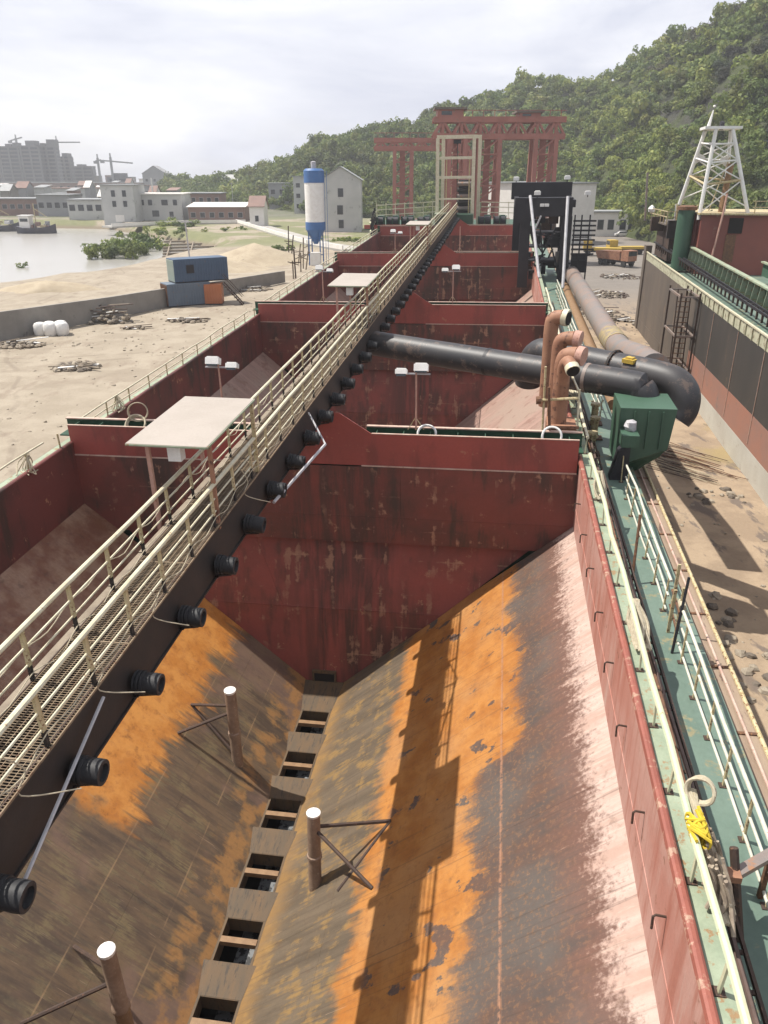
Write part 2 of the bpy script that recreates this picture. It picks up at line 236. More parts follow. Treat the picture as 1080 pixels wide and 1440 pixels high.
# ------------------------------------------------------------------ mesh helpers
class MB:
    def __init__(s): s.v = []; s.f = []
    def add(s, vs, fs):
        o = len(s.v); s.v += [tuple(p) for p in vs]; s.f += [tuple(i+o for i in f) for f in fs]; return s
    def box(s, c, size, R=None):
        x, y, z = size[0]/2, size[1]/2, size[2]/2; c = Vector(c)
        vs = [Vector((a*x, b*y, d*z)) for d in (-1, 1) for b in (-1, 1) for a in (-1, 1)]
        if R: vs = [R @ p for p in vs]
        return s.add([c+p for p in vs], [(0, 2, 3, 1), (4, 5, 7, 6), (0, 1, 5, 4), (2, 6, 7, 3), (0, 4, 6, 2), (1, 3, 7, 5)])
    def lohi(s, lo, hi):
        return s.box([(a+b)/2 for a, b in zip(lo, hi)], [abs(b-a) for a, b in zip(lo, hi)])
    def beam(s, a, b, wd, ht=None, up=(0, 0, 1)):
        a, b = Vector(a), Vector(b); ht = ht or wd; d = (b-a).normalized(); up = Vector(up)
        if abs(d.dot(up)) > 0.99: up = Vector((0, 1, 0)) if abs(d.y) < 0.9 else Vector((1, 0, 0))
        x = d.cross(up).normalized()*(wd/2); y = x.cross(d).normalized()*(ht/2)
        vs = [p+i*x+j*y for p in (a, b) for j in (-1, 1) for i in (-1, 1)]
        return s.add(vs, [(0, 2, 3, 1), (4, 5, 7, 6), (0, 1, 5, 4), (2, 6, 7, 3), (0, 4, 6, 2), (1, 3, 7, 5)])
    def tube(s, pts, r, n=8, radii=None):
        pts = [Vector(p) for p in pts]; k = len(pts); rings = []; prev = None
        for i, p in enumerate(pts):
            d = (pts[min(i+1, k-1)]-pts[max(i-1, 0)]).normalized()
            if prev is None:
                x = d.cross(Vector((0, 0, 1)) if abs(d.z) < 0.9 else Vector((0, 1, 0))).normalized()
            else: x = (prev-d*prev.dot(d)).normalized()
            prev = x; y = d.cross(x); rr = radii[i] if radii else r
            rings += [p+(x*math.cos(t*2*math.pi/n)+y*math.sin(t*2*math.pi/n))*rr for t in range(n)]
        fs = [(i*n+t, i*n+(t+1) % n, (i+1)*n+(t+1) % n, (i+1)*n+t) for i in range(k-1) for t in range(n)]
        fs += [tuple(range(n-1, -1, -1)), tuple((k-1)*n+t for t in range(n))]
        return s.add(rings, fs)
    def plate(s, p4, t):
        """plate from a polygon, thickness t against its normal"""
        p = [Vector(q) for q in p4]; nrm = (p[1]-p[0]).cross(p[2]-p[0]).normalized(); n = len(p)
        return s.add(p+[q-nrm*t for q in p], [tuple(range(n)), tuple(range(2*n-1, n-1, -1))]+[(i, n+i, n+(i+1) % n, (i+1) % n) for i in range(n)])
    def lathe(s, prof, c=(0, 0, 0), n=16, R=None):
        c = Vector(c); vs = []
        for r, z in prof:
            for t in range(n):
                q = Vector((r*math.cos(2*math.pi*t/n), r*math.sin(2*math.pi*t/n), z)); vs.append(c+(R @ q if R else q))
        k = len(prof)
        fs = [(i*n+t, i*n+(t+1) % n, (i+1)*n+(t+1) % n, (i+1)*n+t) for i in range(k-1) for t in range(n)]
        return s.add(vs, fs+[tuple(range(n-1, -1, -1)), tuple((k-1)*n+t for t in range(n))])
    def rock(s, c, r, flat=0.7):
        c = Vector(c); n1, n2 = 6, 4; vs = []; ph = random.random()*6
        for i in range(1, n2):
            a = math.pi*i/n2
            for t in range(n1):
                k = r*random.uniform(0.7, 1.15); vs.append(c+Vector((math.sin(a)*math.cos(t*math.pi*2/n1+ph)*k, math.sin(a)*math.sin(t*math.pi*2/n1+ph)*k, math.cos(a)*k*flat)))
        vs += [c+Vector((0, 0, r*flat)), c-Vector((0, 0, r*flat))]; N = (n2-1)*n1
        fs = [(i*n1+t, (i+1)*n1+t, (i+1)*n1+(t+1) % n1, i*n1+(t+1) % n1) for i in range(n2-2) for t in range(n1)]
        fs += [(N, t, (t+1) % n1) for t in range(n1)]+[(N+1, (n2-2)*n1+(t+1) % n1, (n2-2)*n1+t) for t in range(n1)]
        return s.add(vs, fs)
    def mesh(s, name, mat, base=(0, 0, 0), smooth=False):
        b = Vector(base); me = bpy.data.meshes.new(name)
        me.from_pydata([tuple(Vector(p)-b) for p in s.v], [], s.f); me.update()
        me.materials.append(MAT[mat] if isinstance(mat, str) else mat)
        if smooth:
            me.polygons.foreach_set('use_smooth', [True]*len(me.polygons))
            try: me.set_sharp_from_angle(angle=RAD(40))
            except Exception: pass
        return me
def tag(o, label=None, cat=None, group=None, kind=None):
    for k, x in (('label', label), ('category', cat), ('group', group), ('kind', kind)):
        if x: o[k] = x
    return o
class Thing:
    """an Empty at the thing's base that parents its parts; geometry is given in the frame's coordinates"""
    def __init__(s, name, label, cat, base=(0, 0, 0), fr='W', group=None, kind=None):
        s.o = bpy.data.objects.new(name, None); COL.objects.link(s.o); s.base = Vector(base); s.fr = fr
        s.o.empty_display_size = 0.3
        s.o.matrix_world = FR[fr] @ Matrix.Translation(s.base); tag(s.o, label, cat, group, kind)
    def part(s, name, mb, mat, parent=None, smooth=False, label=None):
        return s.inst(name, mb.mesh(name, mat, s.base, smooth), None, parent, label)
    def inst(s, name, me, loc=None, parent=None, label=None, rot=None, scale=None):
        o = bpy.data.objects.new(name, me); COL.objects.link(o); o.parent = parent or s.o
        if loc is not None: o.location = Vector(loc)-(s.base if parent is None else Vector((0, 0, 0)))
        if rot: o.rotation_euler = rot
        if scale: o.scale = scale
        if label: o['label'] = label
        return o
def single(name, mb, mat, label=None, cat=None, base=(0, 0, 0), fr='W', group=None, kind=None, smooth=False):
    o = bpy.data.objects.new(name, mb.mesh(name, mat, base, smooth)); COL.objects.link(o)
    o.matrix_world = FR[fr] @ Matrix.Translation(Vector(base)); return tag(o, label, cat, group, kind)
def dup(root, loc, rotz=None, label=None, group=None):
    """a copy of a thing with copies of its parts and sub-parts"""
    r = root.copy(); COL.objects.link(r); r.location = loc
    if rotz is not None: r.rotation_euler.z = rotz
    if label: r['label'] = label
    if group: r['group'] = group
    def kids(src, dst):
        for ch in src.children:
            c = ch.copy(); COL.objects.link(c); c.parent = dst; kids(ch, c)
    kids(root, r); return r
def rnd(a, b): return random.uniform(a, b)
def lerp(a, b, t): return Vector(a)*(1-t)+Vector(b)*t
def arc(pts, n=6):
    """smooth polyline through points (Catmull-Rom)"""
    P = [Vector(p) for p in pts]; out = []
    for i in range(len(P)-1):
        p0, p1, p2, p3 = P[max(i-1, 0)], P[i], P[i+1], P[min(i+2, len(P)-1)]
        for k in range(n):
            t = k/n; out.append(0.5*((2*p1)+(p2-p0)*t+(2*p0-5*p1+4*p2-p3)*t*t+(3*p1-p0-3*p2+p3)*t**3))
    return out+[P[-1]]
# ------------------------------------------------------------------ ground, water, hill
AZ = math.atan2(FR['S'][0][1], FR['S'][1][1])            # heading of the ship on the ground plan
CA, SA = math.cos(AZ), math.sin(AZ)
def plan(a, b): return (a*CA+b*SA, -a*SA+b*CA)           # (across, along) -> world x, y
def unplan(x, y): return (x*CA-y*SA, x*SA+y*CA)
W0, W1, W2 = [at('W', *q, 2, 3.0) for q in ((-60, 492), (227, 433), (400, 397))]
def smooth(a, b, x):
    t = min(1, max(0, (x-a)/(b-a))); return t*t*(3-2*t)
def vnoise(x, y, s=1.0):
    x *= s; y *= s
    return (math.sin(x*1.3+2.1*math.sin(y*0.7))+math.sin(y*1.7+1.3*math.sin(x*1.1+0.5))+0.5*math.sin(x*3.1+y*2.3))/2.5
def wall_side(x, y):
    """distance beyond the yard wall, negative inside the yard"""
    best = None
    for a, b in ((W0, W1), (W1, W2)):
        d = Vector((b.x-a.x, b.y-a.y)); n = Vector((-d.y, d.x)).normalized(); t = ((x-a.x)*d.x+(y-a.y)*d.y)/d.length_squared
        s = (x-a.x)*n.x+(y-a.y)*n.y
        best = s if best is None else max(best, s)
    return best
def shore_far(x):  return 288+8*math.sin(x*0.03)+(0 if x < -95 else (x+95)*-1.35)
def height(a, b):
    x, y = plan(a, b)
    if -15.55 < a < 4.45 and b < 113: return -9.0
    r = 0.06*vnoise(x, y, 0.23)+0.04*vnoise(x, y, 0.8)
    if a >= 4.4: return r*smooth(4.5, 7, a)+0.02
    if b >= 113 and a > -15.5: return 0.3+r
    wd = wall_side(x, y)
    if wd < 0: return 3.0+r+(0.5*smooth(16, 30, y-100) if False else 0)
    z = 3.0-1.2*smooth(0, 6, wd)-0.6*smooth(6, 26, wd)
    land = smooth(-54, -30, x+0.12*(y-140)+8*vnoise(x, y, 0.05))            # the sandy spit on the right of the water
    z = z-4.2*smooth(48, 66, wd+6*vnoise(x, y, 0.08))*(1-land)
    far = smooth(shore_far(x)-6, shore_far(x)+4, y)
    z = max(z, -3.0+4.4*far)
    return z+r*2
def gridlines(segs):
    out = []
    for a, b, s in segs:
        n = max(1, int(round((b-a)/s))); out += [a+(b-a)*i/n for i in range(n)]
    return out+[segs[-1][1]]
ga = gridlines([(-1100, -300, 80), (-300, -150, 12), (-150, -15.6, 2.6), (-15.6, -15.5, 0.1), (-15.5, 4.4, 10), (4.4, 4.5, 0.1), (4.5, 60, 1.2), (60, 300, 12), (300, 1000, 70)])
gb = gridlines([(-60, 0, 10), (0, 112.9, 2.4), (112.9, 113.1, 0.2), (113.1, 340, 3.2), (340, 600, 16), (600, 1500, 60)])
vs = []; na = len(ga)
for b in gb:
    for a in ga: vs.append((*plan(a, b), height(a, b)))
mb = MB(); mb.add(vs, [(j*na+i, j*na+i+1, (j+1)*na+i+1, (j+1)*na+i) for j in range(len(gb)-1) for i in range(na-1)])
g = G('sandy ground'); x, y, z = g.sep()
n1 = g.noise(g.obj, 0.05, 6, 0.6); n2 = g.noise(g.obj, 0.35, 6, 0.62); n3 = g.noise(g.obj, 6, 5, 0.65); n4 = g.noise(g.scale(g.obj, (1, 0.35, 1)), 0.8, 5, 0.6)
c = g.mix(g.step(n2, 0.35, 0.65), (0.345, 0.295, 0.228), (0.285, 0.24, 0.182))
c = g.mix(g.math('MULTIPLY', g.step(n4, 0.54, 0.66), 0.6), c, (0.235, 0.185, 0.14))
def ruts(ax, off, wob):
    t = g.math('ADD', g.math('ADD', g.math('MULTIPLY', x, ax[0]), g.math('MULTIPLY', y, ax[1])), g.math('MULTIPLY', g.noise(g.obj, 0.035, 2), wob)); f = g.math('ABSOLUTE', g.math('SUBTRACT', g.math('ABSOLUTE', g.math('SUBTRACT', t, off)), 0.95))
    return g.math('MULTIPLY', g.step(f, 0.30, 0.08), g.step(n2, 0.38, 0.56))
for ax, off, wob in (((0.6, 0.8), 31, 26), ((0.8, -0.6), -62, 30), ((0.97, 0.24), -4, 20), ((0.35, 0.94), 66, 34)): c = g.mix(g.math('MULTIPLY', ruts(ax, off, wob), 0.55), c, (0.21, 0.17, 0.13))
c = g.mix(g.math('MULTIPLY', g.step(g.noise(g.obj, 0.11, 5, 0.6), 0.57, 0.63), 0.6), c, (0.25, 0.205, 0.155)); c = g.mix(g.math('MULTIPLY', g.step(g.noise(g.obj, 1.6, 5, 0.7), 0.60, 0.68), 0.5), c, (0.20, 0.165, 0.13))
berth = g.step(x, 2, 6)
cb = g.mix(g.step(n2, 0.42, 0.58), (0.36, 0.275, 0.19), (0.285, 0.215, 0.15)); cb = g.mix(g.step(n4, 0.55, 0.62), cb, (0.17, 0.135, 0.11)); cb = g.mix(g.step(n1, 0.55, 0.6), cb, (0.30, 0.23, 0.12))
cb = g.mix(g.step(y, 85, 130), cb, g.mix(n2, (0.14, 0.125, 0.11), (0.25, 0.22, 0.19)))
c = g.mix(berth, c, cb)
grass = g.math('MULTIPLY', g.math('MULTIPLY', g.step(y, 175, 200), g.step(n1, 0.42, 0.50)), g.step(x, 30, 0))
c = g.mix(grass, c, g.mix(n2, (0.12, 0.135, 0.065), (0.25, 0.24, 0.13)))
c = g.mix(g.math('MULTIPLY', g.step(y, 285, 330), 0.8), c, (0.12, 0.125, 0.09))
mud = g.step(z, 0.4, -0.8); c = g.mix(g.math('MULTIPLY', mud, g.step(x, 0, -10)), c, (0.19, 0.155, 0.11))
c = g.mix(0.35, c, g.mix(n3, (0.4, 0.4, 0.4), (1, 1, 1)), 'MULTIPLY')
MAT['ground'] = g.out(c, 0.92, 0, g.math('ADD', n3, g.math('MULTIPLY', n2, 2)), 0.5, 0.06, 0.2)
single('ground', mb, 'ground', kind='structure', smooth=True)
mb = MB(); N = 40
mb.add([(-1100+1080*i/N, 90+270*j/N, -1.0) for j in range(N+1) for i in range(N+1)], [(j*(N+1)+i, j*(N+1)+i+1, (j+1)*(N+1)+i+1, (j+1)*(N+1)+i) for j in range(N) for i in range(N)])
g = G('muddy water'); rip = g.noise(g.scale(g.obj, (0.5, 1.6, 1)), 0.9, 5, 0.6); bl = g.noise(g.obj, 0.02, 3)
MAT['water'] = g.out(g.mix(bl, (0.30, 0.285, 0.255), (0.36, 0.345, 0.315)), 0.22, 0, rip, 0.16, 0.05, 0.5)
single('water', mb, 'water', kind='structure')
# hill: crest seen from the eye, foot and crest distances from what stands before it
CR = [(-60, 262), (160, 262), (230, 254), (300, 246), (340, 242), (400, 218), (440, 196), (480, 186), (540, 170), (600, 155), (650, 140), (690, 124), (735, 103), (770, 106), (800, 115), (850, 94), (880, 74), (960, 22), (1000, 2), (1080, -34), (1200, -100), (1400, -180)]
def interp(T, x):
    for (a, b), (c, d) in zip(T, T[1:]):
        if x <= c: return b+(d-b)*max(0, (x-a)/(c-a))
    return T[-1][1]
FOOT = [(-60, 640), (230, 560), (330, 430), (440, 330), (520, 300), (700, 285), (830, 272), (900, 235), (1000, 190), (1080, 165), (1400, 130)]
DEEP = [(-60, 60), (230, 80), (330, 110), (520, 170), (830, 200), (1080, 190), (1400, 180)]
def hillpt(px, t, tree=0.0):
    d = ray(px, 245); d.z = 0; d.normalize(); df = interp(FOOT, px); dc = df+interp(DEEP, px); D = df+(dc-df)*t
    r = ray(px, interp(CR, px)); zc = EYE+dc*r.z/math.hypot(r.x, r.y)-6.5
    zc = max(zc, 2)
    if t <= 1: zz = 0.5+(zc-0.5)*(0.55*t+0.45*smooth(0, 1, t))
    else: zz = zc-(t-1)*(zc+20)*1.1
    p = d*D; q = 0 if t <= 0 or t > 1 else 1
    zz += q*(1-abs(2*t-1))*3.0*vnoise(p.x, p.y, 0.045)
    return Vector((p.x, p.y, zz-(0 if t > 0 else 4)))
cols = list(range(-60, 1401, 20)); ts = [-0.02, 0.03]+[i/14 for i in range(1, 15)]+[1.15, 1.5, 1.9]
mb = MB(); mb.add([hillpt(px, t) for t in ts for px in cols], [(j*len(cols)+i, j*len(cols)+i+1, (j+1)*len(cols)+i+1, (j+1)*len(cols)+i) for j in range(len(ts)-1) for i in range(len(cols)-1)])
g = G('hill soil and scrub'); n1 = g.noise(g.obj, 0.06, 6, 0.6); n2 = g.noise(g.obj, 0.6, 6, 0.6); x, y, z = g.sep()
c = g.mix(n2, (0.030, 0.042, 0.016), (0.075, 0.085, 0.035)); rockf = g.math('MULTIPLY', g.step(g.math('ADD', x, g.math('MULTIPLY', n1, 60)), 118, 138), g.step(g.math('ADD', z, g.math('MULTIPLY', n1, 20)), 60, 45))
c = g.mix(rockf, c, g.mix(n2, (0.022, 0.021, 0.021), (0.065, 0.060, 0.060)))  # rock tone lowered to paint the shaded far-right slope
MAT['hill'] = g.out(c, 0.95, 0, n2, 0.8, 0.8, 0.1)
single('hill', mb, 'hill', kind='structure', smooth=True)
# foliage: leaf-clump crowns spread over the slope
def crown_proto(nq, seed):
    rs = np.random.RandomState(seed); k = rs.randint(6, 10)
    cen = np.stack([rs.uniform(-.62, .62, k), rs.uniform(-.62, .62, k), rs.uniform(-.25, .62, k)], 1); rad = rs.uniform(.32, .55, k)
    i = rs.randint(0, k, nq); d = rs.normal(size=(nq, 3)); d[:, 2] = np.abs(d[:, 2])*1.0-0.25; d /= np.linalg.norm(d, axis=1)[:, None]
    p = cen[i]+d*(rad[i]*rs.uniform(.78, 1.06, nq))[:, None]
    nrm = d+rs.normal(size=(nq, 3))*0.32; nrm /= np.linalg.norm(nrm, axis=1)[:, None]
    t = np.cross(nrm, rs.normal(size=(nq, 3))); t /= np.linalg.norm(t, axis=1)[:, None]; b = np.cross(nrm, t)
    s = rs.uniform(.07, .15, nq)*math.sqrt(300/nq)
    q = np.stack([p-t*s[:, None]*1.2, p-b*s[:, None]*.8, p+t*s[:, None]*1.2, p+b*s[:, None]*.8], 1)
    q += rs.normal(size=q.shape)*0.012
    return q            # (nq,4,3) unit crown
def foliage(name, mat, trees, nq, nproto=7, seed=3):
    """trees: list of (x,y,z,rx,rz,shade)"""
    protos = [crown_proto(nq, seed+i) for i in range(nproto)]; V = []; C = []
    for (x, y, z, rx, rz, sh) in trees:
        q = protos[np.random.randint(nproto)]; a = np.random.uniform(0, 6.28); ca, sa = math.cos(a), math.sin(a)
        R = np.array([[ca, -sa, 0], [sa, ca, 0], [0, 0, 1]]); p = (q @ R.T)*np.array([rx, rx, rz])+np.array([x, y, z])
        V.append(p.reshape(-1, 3)); C.append(np.repeat(np.clip(sh+np.random.normal(0, .10, nq), 0, 1), 4))
    V = np.concatenate(V); C = np.concatenate(C); n = len(V)
    me = bpy.data.meshes.new(name); me.vertices.add(n); me.vertices.foreach_set('co', V.ravel().astype(np.float32))
    me.loops.add(n); me.loops.foreach_set('vertex_index', np.arange(n, dtype=np.int32))
    me.polygons.add(n//4); me.polygons.foreach_set('loop_start', np.arange(0, n, 4, dtype=np.int32))
    at_ = me.attributes.new('shade', 'FLOAT', 'POINT'); at_.data.foreach_set('value', C.astype(np.float32))
    me.update(calc_edges=True); me.materials.append(MAT[mat]); return me
def leafmat(name, c1, c2, c3):
    g = G(name); a = g.n('ShaderNodeAttribute', attribute_name='shade').outputs['Fac']; n = g.noise(g.obj, 0.03, 3)
    c = g.mix(g.step(a, 0.0, 0.5), c1, c2); c = g.mix(g.step(a, 0.5, 1.0), c, c3)
    n2 = g.noise(g.obj, 0.14, 2); n3 = g.noise(g.scale(g.obj, (1, 1, 1), (40, 9, 3)), 0.11, 2)
    c = g.mix(g.math('MULTIPLY', g.step(n, 0.45, 0.65), 0.35), c, (0.085, 0.075, 0.025)); c = g.mix(g.math('MULTIPLY', g.step(n2, 0.52, 0.62), 0.5), c, g.mix(a, (0.02, 0.045, 0.022), (0.09, 0.14, 0.07))); c = g.mix(g.math('MULTIPLY', g.step(n3, 0.56, 0.64), 0.55), c, g.mix(a, (0.07, 0.07, 0.02), (0.24, 0.22, 0.06)))
    b = g.n('ShaderNodeBsdfPrincipled'); g.put(b.inputs['Base Color'], c); b.inputs['Roughness'].default_value = 0.6; b.inputs['Specular IOR Level'].default_value = 0.25
    t = g.n('ShaderNodeBsdfTranslucent'); g.put(t.inputs['Color'], c); m = g.n('ShaderNodeMixShader'); m.inputs[0].default_value = 0.35
    g.t.links.new(b.outputs[0], m.inputs[1]); g.t.links.new(t.outputs[0], m.inputs[2])
    o = g.n('ShaderNodeOutputMaterial'); g.t.links.new(m.outputs[0], o.inputs['Surface']); return g.m
MAT['leaf'] = leafmat('forest leaves', (0.028, 0.048, 0.013), (0.115, 0.165, 0.036), (0.30, 0.33, 0.08))
MAT['scrub'] = leafmat('shade-darkened scrub leaves', (0.018, 0.021, 0.016), (0.040, 0.044, 0.030), (0.080, 0.080, 0.052))  # leaf colours darkened to carry the shade of the far-right slope
trees = []; scrub = []
rs = np.random.RandomState(11); px = -60
tries = 0
while len(trees) < 2500 and tries < 14000:
    tries += 1; px = rs.uniform(225, 1290); t = rs.uniform(0.0, 1.12)
    p = hillpt(px, t); D = math.hypot(p.x, p.y)
    if rs.rand() > min(1, (D/430)**1.6*1.3): continue
    rx = rs.uniform(2.0, 4.3) if rs.rand() > .08 else rs.uniform(4.3, 6.0)
    patch = 0.5+0.5*vnoise(p.x, p.y, 0.035)
    sh = np.clip(0.30+0.40*patch+rs.normal(0, .13)+0.22*math.exp(-((px-880)/95)**2), 0.05, 0.98)
    dark = p.x > 108+22*vnoise(p.y, p.z, .06)+0.55*(p.z-24)  # shaded part of the slope, filled with the darkened scrub
    if dark:
        if rs.rand() < 0.95: scrub.append((p.x, p.y, p.z+rx*.35, rx*.8, rx*.7, np.clip(sh-.1, 0, 1)))
    else: trees.append((p.x, p.y, p.z+rx*.75, rx, rx*rs.uniform(.75, 1.25), sh))
def merge(name, mat, lst, split, n_far, n_near):
    near = [t for t in lst if math.hypot(t[0], t[1]) < split]; far = [t for t in lst if math.hypot(t[0], t[1]) >= split]
    bm_ = bpy.data.meshes.new(name); import bmesh
    b = bmesh.new()
    for me in (foliage(name, mat, far, n_far), foliage(name, mat, near, n_near, seed=31)):
        b.from_mesh(me); bpy.data.meshes.remove(me)
    b.to_mesh(bm_); b.free(); bm_.materials.append(MAT[mat]); return bm_
o = bpy.data.objects.new('forest', merge('forest', 'leaf', trees, 300, 280, 600)); COL.objects.link(o); tag(o, 'dense green broadleaf wood covering the hillside', 'forest', kind='stuff')
o = bpy.data.objects.new('hillside_scrub', foliage('hillside_scrub', 'scrub', scrub, 800)); COL.objects.link(o); tag(o, 'shade-darkened scrub on the rocky hillside at right', 'scrub', kind='stuff')
# ------------------------------------------------------------------ the ship (frame S: u starboard, v forward, w up, eye at 0,0,0)
BV = [25.7, 50.7, 77.7, 106.2]            # bulkhead fronts
BT = 0.75                                  # bulkhead box depth
UP, US = -15.9, 3.04                       # coaming plates
CT, ST, VB = -10.0, -12.54, -20.2          # coaming top, top of the slopes, valley floor
VP_, VS_ = -7.05, -5.85                    # valley edges
ship = Thing('hopper_ship', 'long hopper ship with rust orange open holds in the foreground', 'ship', (0, 0, -22), 'S')
HOLDS = [(1.0, BV[0])]+[(BV[i]+BT, BV[i+1]) for i in range(3)]
def slope_pt(side, t, v):
    if side > 0: return Vector((VS_+(US-VS_)*t, v, VB+(ST-VB)*t))
    return Vector((VP_+(UP-VP_)*t, v, VB+(ST-VB)*t))
for hi, (v0, v1) in enumerate(HOLDS):
    nv = 4 if hi == 0 else 2; cuts = [0, 0.24, 0.5, 0.73, 1.0] if hi == 0 else [0, 0.5, 1]
    for side in (1, -1):
        for i in range(nv):
            for t0, t1 in zip(cuts, cuts[1:]):
                a, b = v0+(v1-v0)*i/nv+0.002, v0+(v1-v0)*(i+1)/nv-0.002
                e = 0.0002
                q = [slope_pt(side, t0+e, a), slope_pt(side, t1-e, a), slope_pt(side, t1-e, b), slope_pt(side, t0+e, b)]
                if side > 0: q = q[::-1]
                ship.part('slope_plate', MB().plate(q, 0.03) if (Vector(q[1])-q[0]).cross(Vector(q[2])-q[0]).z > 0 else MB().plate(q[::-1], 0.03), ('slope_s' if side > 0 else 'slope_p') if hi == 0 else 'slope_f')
    # coaming plates and weld backing under the slopes
    ship.part('coaming_plate', MB().lohi((US, v0, ST-0.3), (US+0.05, v1, CT)), 'coamred')
    ship.part('coaming_plate', MB().lohi((UP-0.05, v0, ST-0.3), (UP, v1, CT)), 'coamshade')
    ship.part('coaming_stringer', MB().lohi((US-0.012, v0, -11.75), (US, v1, -11.70)), 'coamred')
for side, u0, u1 in ((1, US-0.05, US+0.12), (-1, UP-0.15, UP+0.03)):
    m = MB()
    pr = [(u0, CT-0.03), (u0+0.02, CT+0.045), (u0+0.06, CT+0.065), (u1-0.05, CT+0.06), (u1-0.01, CT+0.03), (u1, CT-0.05)]; vv = list(np.arange(1, 107.1, 2.65)); k = len(pr)
    for v in vv: m.v += [(u+0.008*math.sin(v*2.3), v, z+0.008*math.sin(v*1.7+u)) for u, z in pr]
    m.f += [(i*k+j, i*k+j+1, (i+1)*k+j+1, (i+1)*k+j)[::-1] for i in range(len(vv)-1) for j in range(k-1)]
    ship.part('coaming_cap', m, 'cap' if side > 0 else 'coamshade')
ship.part('coaming_flange', MB().lohi((US+0.17, 1, CT-0.16), (US+0.44, 107, CT-0.12)), 'flange')
ship.part('coaming_flange', MB().lohi((UP-0.62, 1, CT-0.16), (UP-0.17, 107, CT-0.12)), 'flange')
ship.part('coaming_outer_plate', MB().lohi((US+0.37, 1, -11.15), (US+0.42, 107, CT-0.17)), 'flange')
DK = -11.2
ship.part('side_deck', MB().lohi((US+0.3, 0.5, DK-0.06), (5.35, 118, DK)), 'deck')
ship.part('side_deck', MB().lohi((-18.3, 0.5, DK-0.06), (UP-0.4, 118, DK)), 'deck')
ship.part('hull_side', MB().lohi((5.2, -2, -24), (5.3, 118, DK-0.07)), 'hull')
ship.part('hull_side', MB().lohi((-18.25, -2, -24), (-18.15, 118, DK-0.07)), 'hull')
ship.part('fender_ledge', MB().lohi((5.31, -1, -11.85), (6.0, 112, -11.66)), 'ledge')
for k, (u, z) in enumerate(((5.42, -11.55), (5.75, -11.60), (6.02, -11.62))):
    ship.part('fender_pipe', MB().tube([(u, v, z) for v in (0, 30, 60, 112)], (0.06, 0.035, 0.05)[k], 8), ('frametan', 'paleline', 'creamold')[k], smooth=True)
br = MB().lohi((5.32, -0.04, 0.44), (6.0, 0.04, 0.475)).mesh('fender_bracket', 'rust')
for i in range(45): ship.inst('fender_bracket', br, (0, 2.0+i*2.4, -12.1))
# bulkheads
def bulkhead(v, hi, raised=True):
    uL, uR = UP-0.08, US-0.06
    r = 0.72
    top = [(uL, -9.3), (-8.75, -9.3), (-7.6, -8.5), (-5.45, -8.5), (-4.3, -9.25), (uR, -9.25)]
    b = 'bulkhead_face' 
    m = MB().plate([(u, v, z) for u, z in [(uL, -10.47)]+top+[(uR, -10.47)]][::-1], 0.05)
    face = ship.part(b, m, 'red')
    ship.part('stringer', MB().lohi((uL, v-0.03, -10.50), (-8.3, v+0.03, -10.455)), 'paleline', face); ship.part('stringer', MB().lohi((-4.7, v-0.03, -10.50), (uR, v+0.03, -10.455)), 'paleline', face)
    def wallrow(z0, z1, dv0, dv1, mat, n):
        for i in range(n):
            def uu(z, t):
                if z > ST: a, c = UP, US
                else:
                    k = (z-VB)/(ST-VB); a, c = VP_+(UP-VP_)*k, VS_+(US-VS_)*k
                return a+(c-a)*t
            p = [(uu(z0, i/n)+0.004, v-dv0, z0), (uu(z1, i/n)+0.004, v-dv1, z1), (uu(z1, (i+1)/n)-0.004, v-dv1, z1), (uu(z0, (i+1)/n)-0.004, v-dv0, z0)]
            ship.part('bulkhead_plate', MB().plate(p, 0.04), mat)
    wallrow(ST, -10.51, 0.0, 0.0, 'redstain', 3); wallrow(-13.55, ST-0.006, 0.0, 0.0, 'redstain', 3)
    wallrow(-16.6, -13.56, 0.20, -0.42, 'redlow', 3); wallrow(VB, -16.606, 0.42, 0.20, 'redlow', 2)
    ship.part('knuckle_edge', MB().lohi((UP+1.2, v-0.03, -13.62), (US-1.2, v+0.42, -13.55)), 'redstain')
    # box top: green trough between the front face and the rear plate
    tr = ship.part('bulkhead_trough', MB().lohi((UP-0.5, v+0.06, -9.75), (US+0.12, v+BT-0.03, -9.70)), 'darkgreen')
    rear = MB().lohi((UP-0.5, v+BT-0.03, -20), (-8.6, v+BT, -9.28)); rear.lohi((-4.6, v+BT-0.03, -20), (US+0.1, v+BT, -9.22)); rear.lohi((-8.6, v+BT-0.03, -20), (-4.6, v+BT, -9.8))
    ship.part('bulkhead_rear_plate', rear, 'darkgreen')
    for u0, u1, z in ((UP-0.5, -8.6, -9.27), (-4.6, US+0.1, -9.21)):
        ship.part('edge_flange', MB().lohi((u0, v+BT-0.10, z), (u1, v+BT+0.05, z+0.04)), 'paleline', tr)
    for u0, u1, z in ((uL, -8.75, -9.30), (-4.3, uR, -9.25)):
        ship.part('edge_flange', MB().lohi((u0, v-0.02, z+0.003), (u1, v+0.06, z+0.03)), 'paleline', tr)
    for i in range(8):
        u = -4.2+i*0.98
        if u < US: ship.part('trough_web', MB().lohi((u, v+0.08, -9.7), (u+0.03, v+BT-0.05, -9.32)), 'green', tr)
        u = -9+(-i)*0.98
        ship.part('trough_web', MB().lohi((u, v+0.08, -9.7), (u+0.03, v+BT-0.05, -9.36)), 'green', tr)
for i, v in enumerate(BV): bulkhead(v, i)
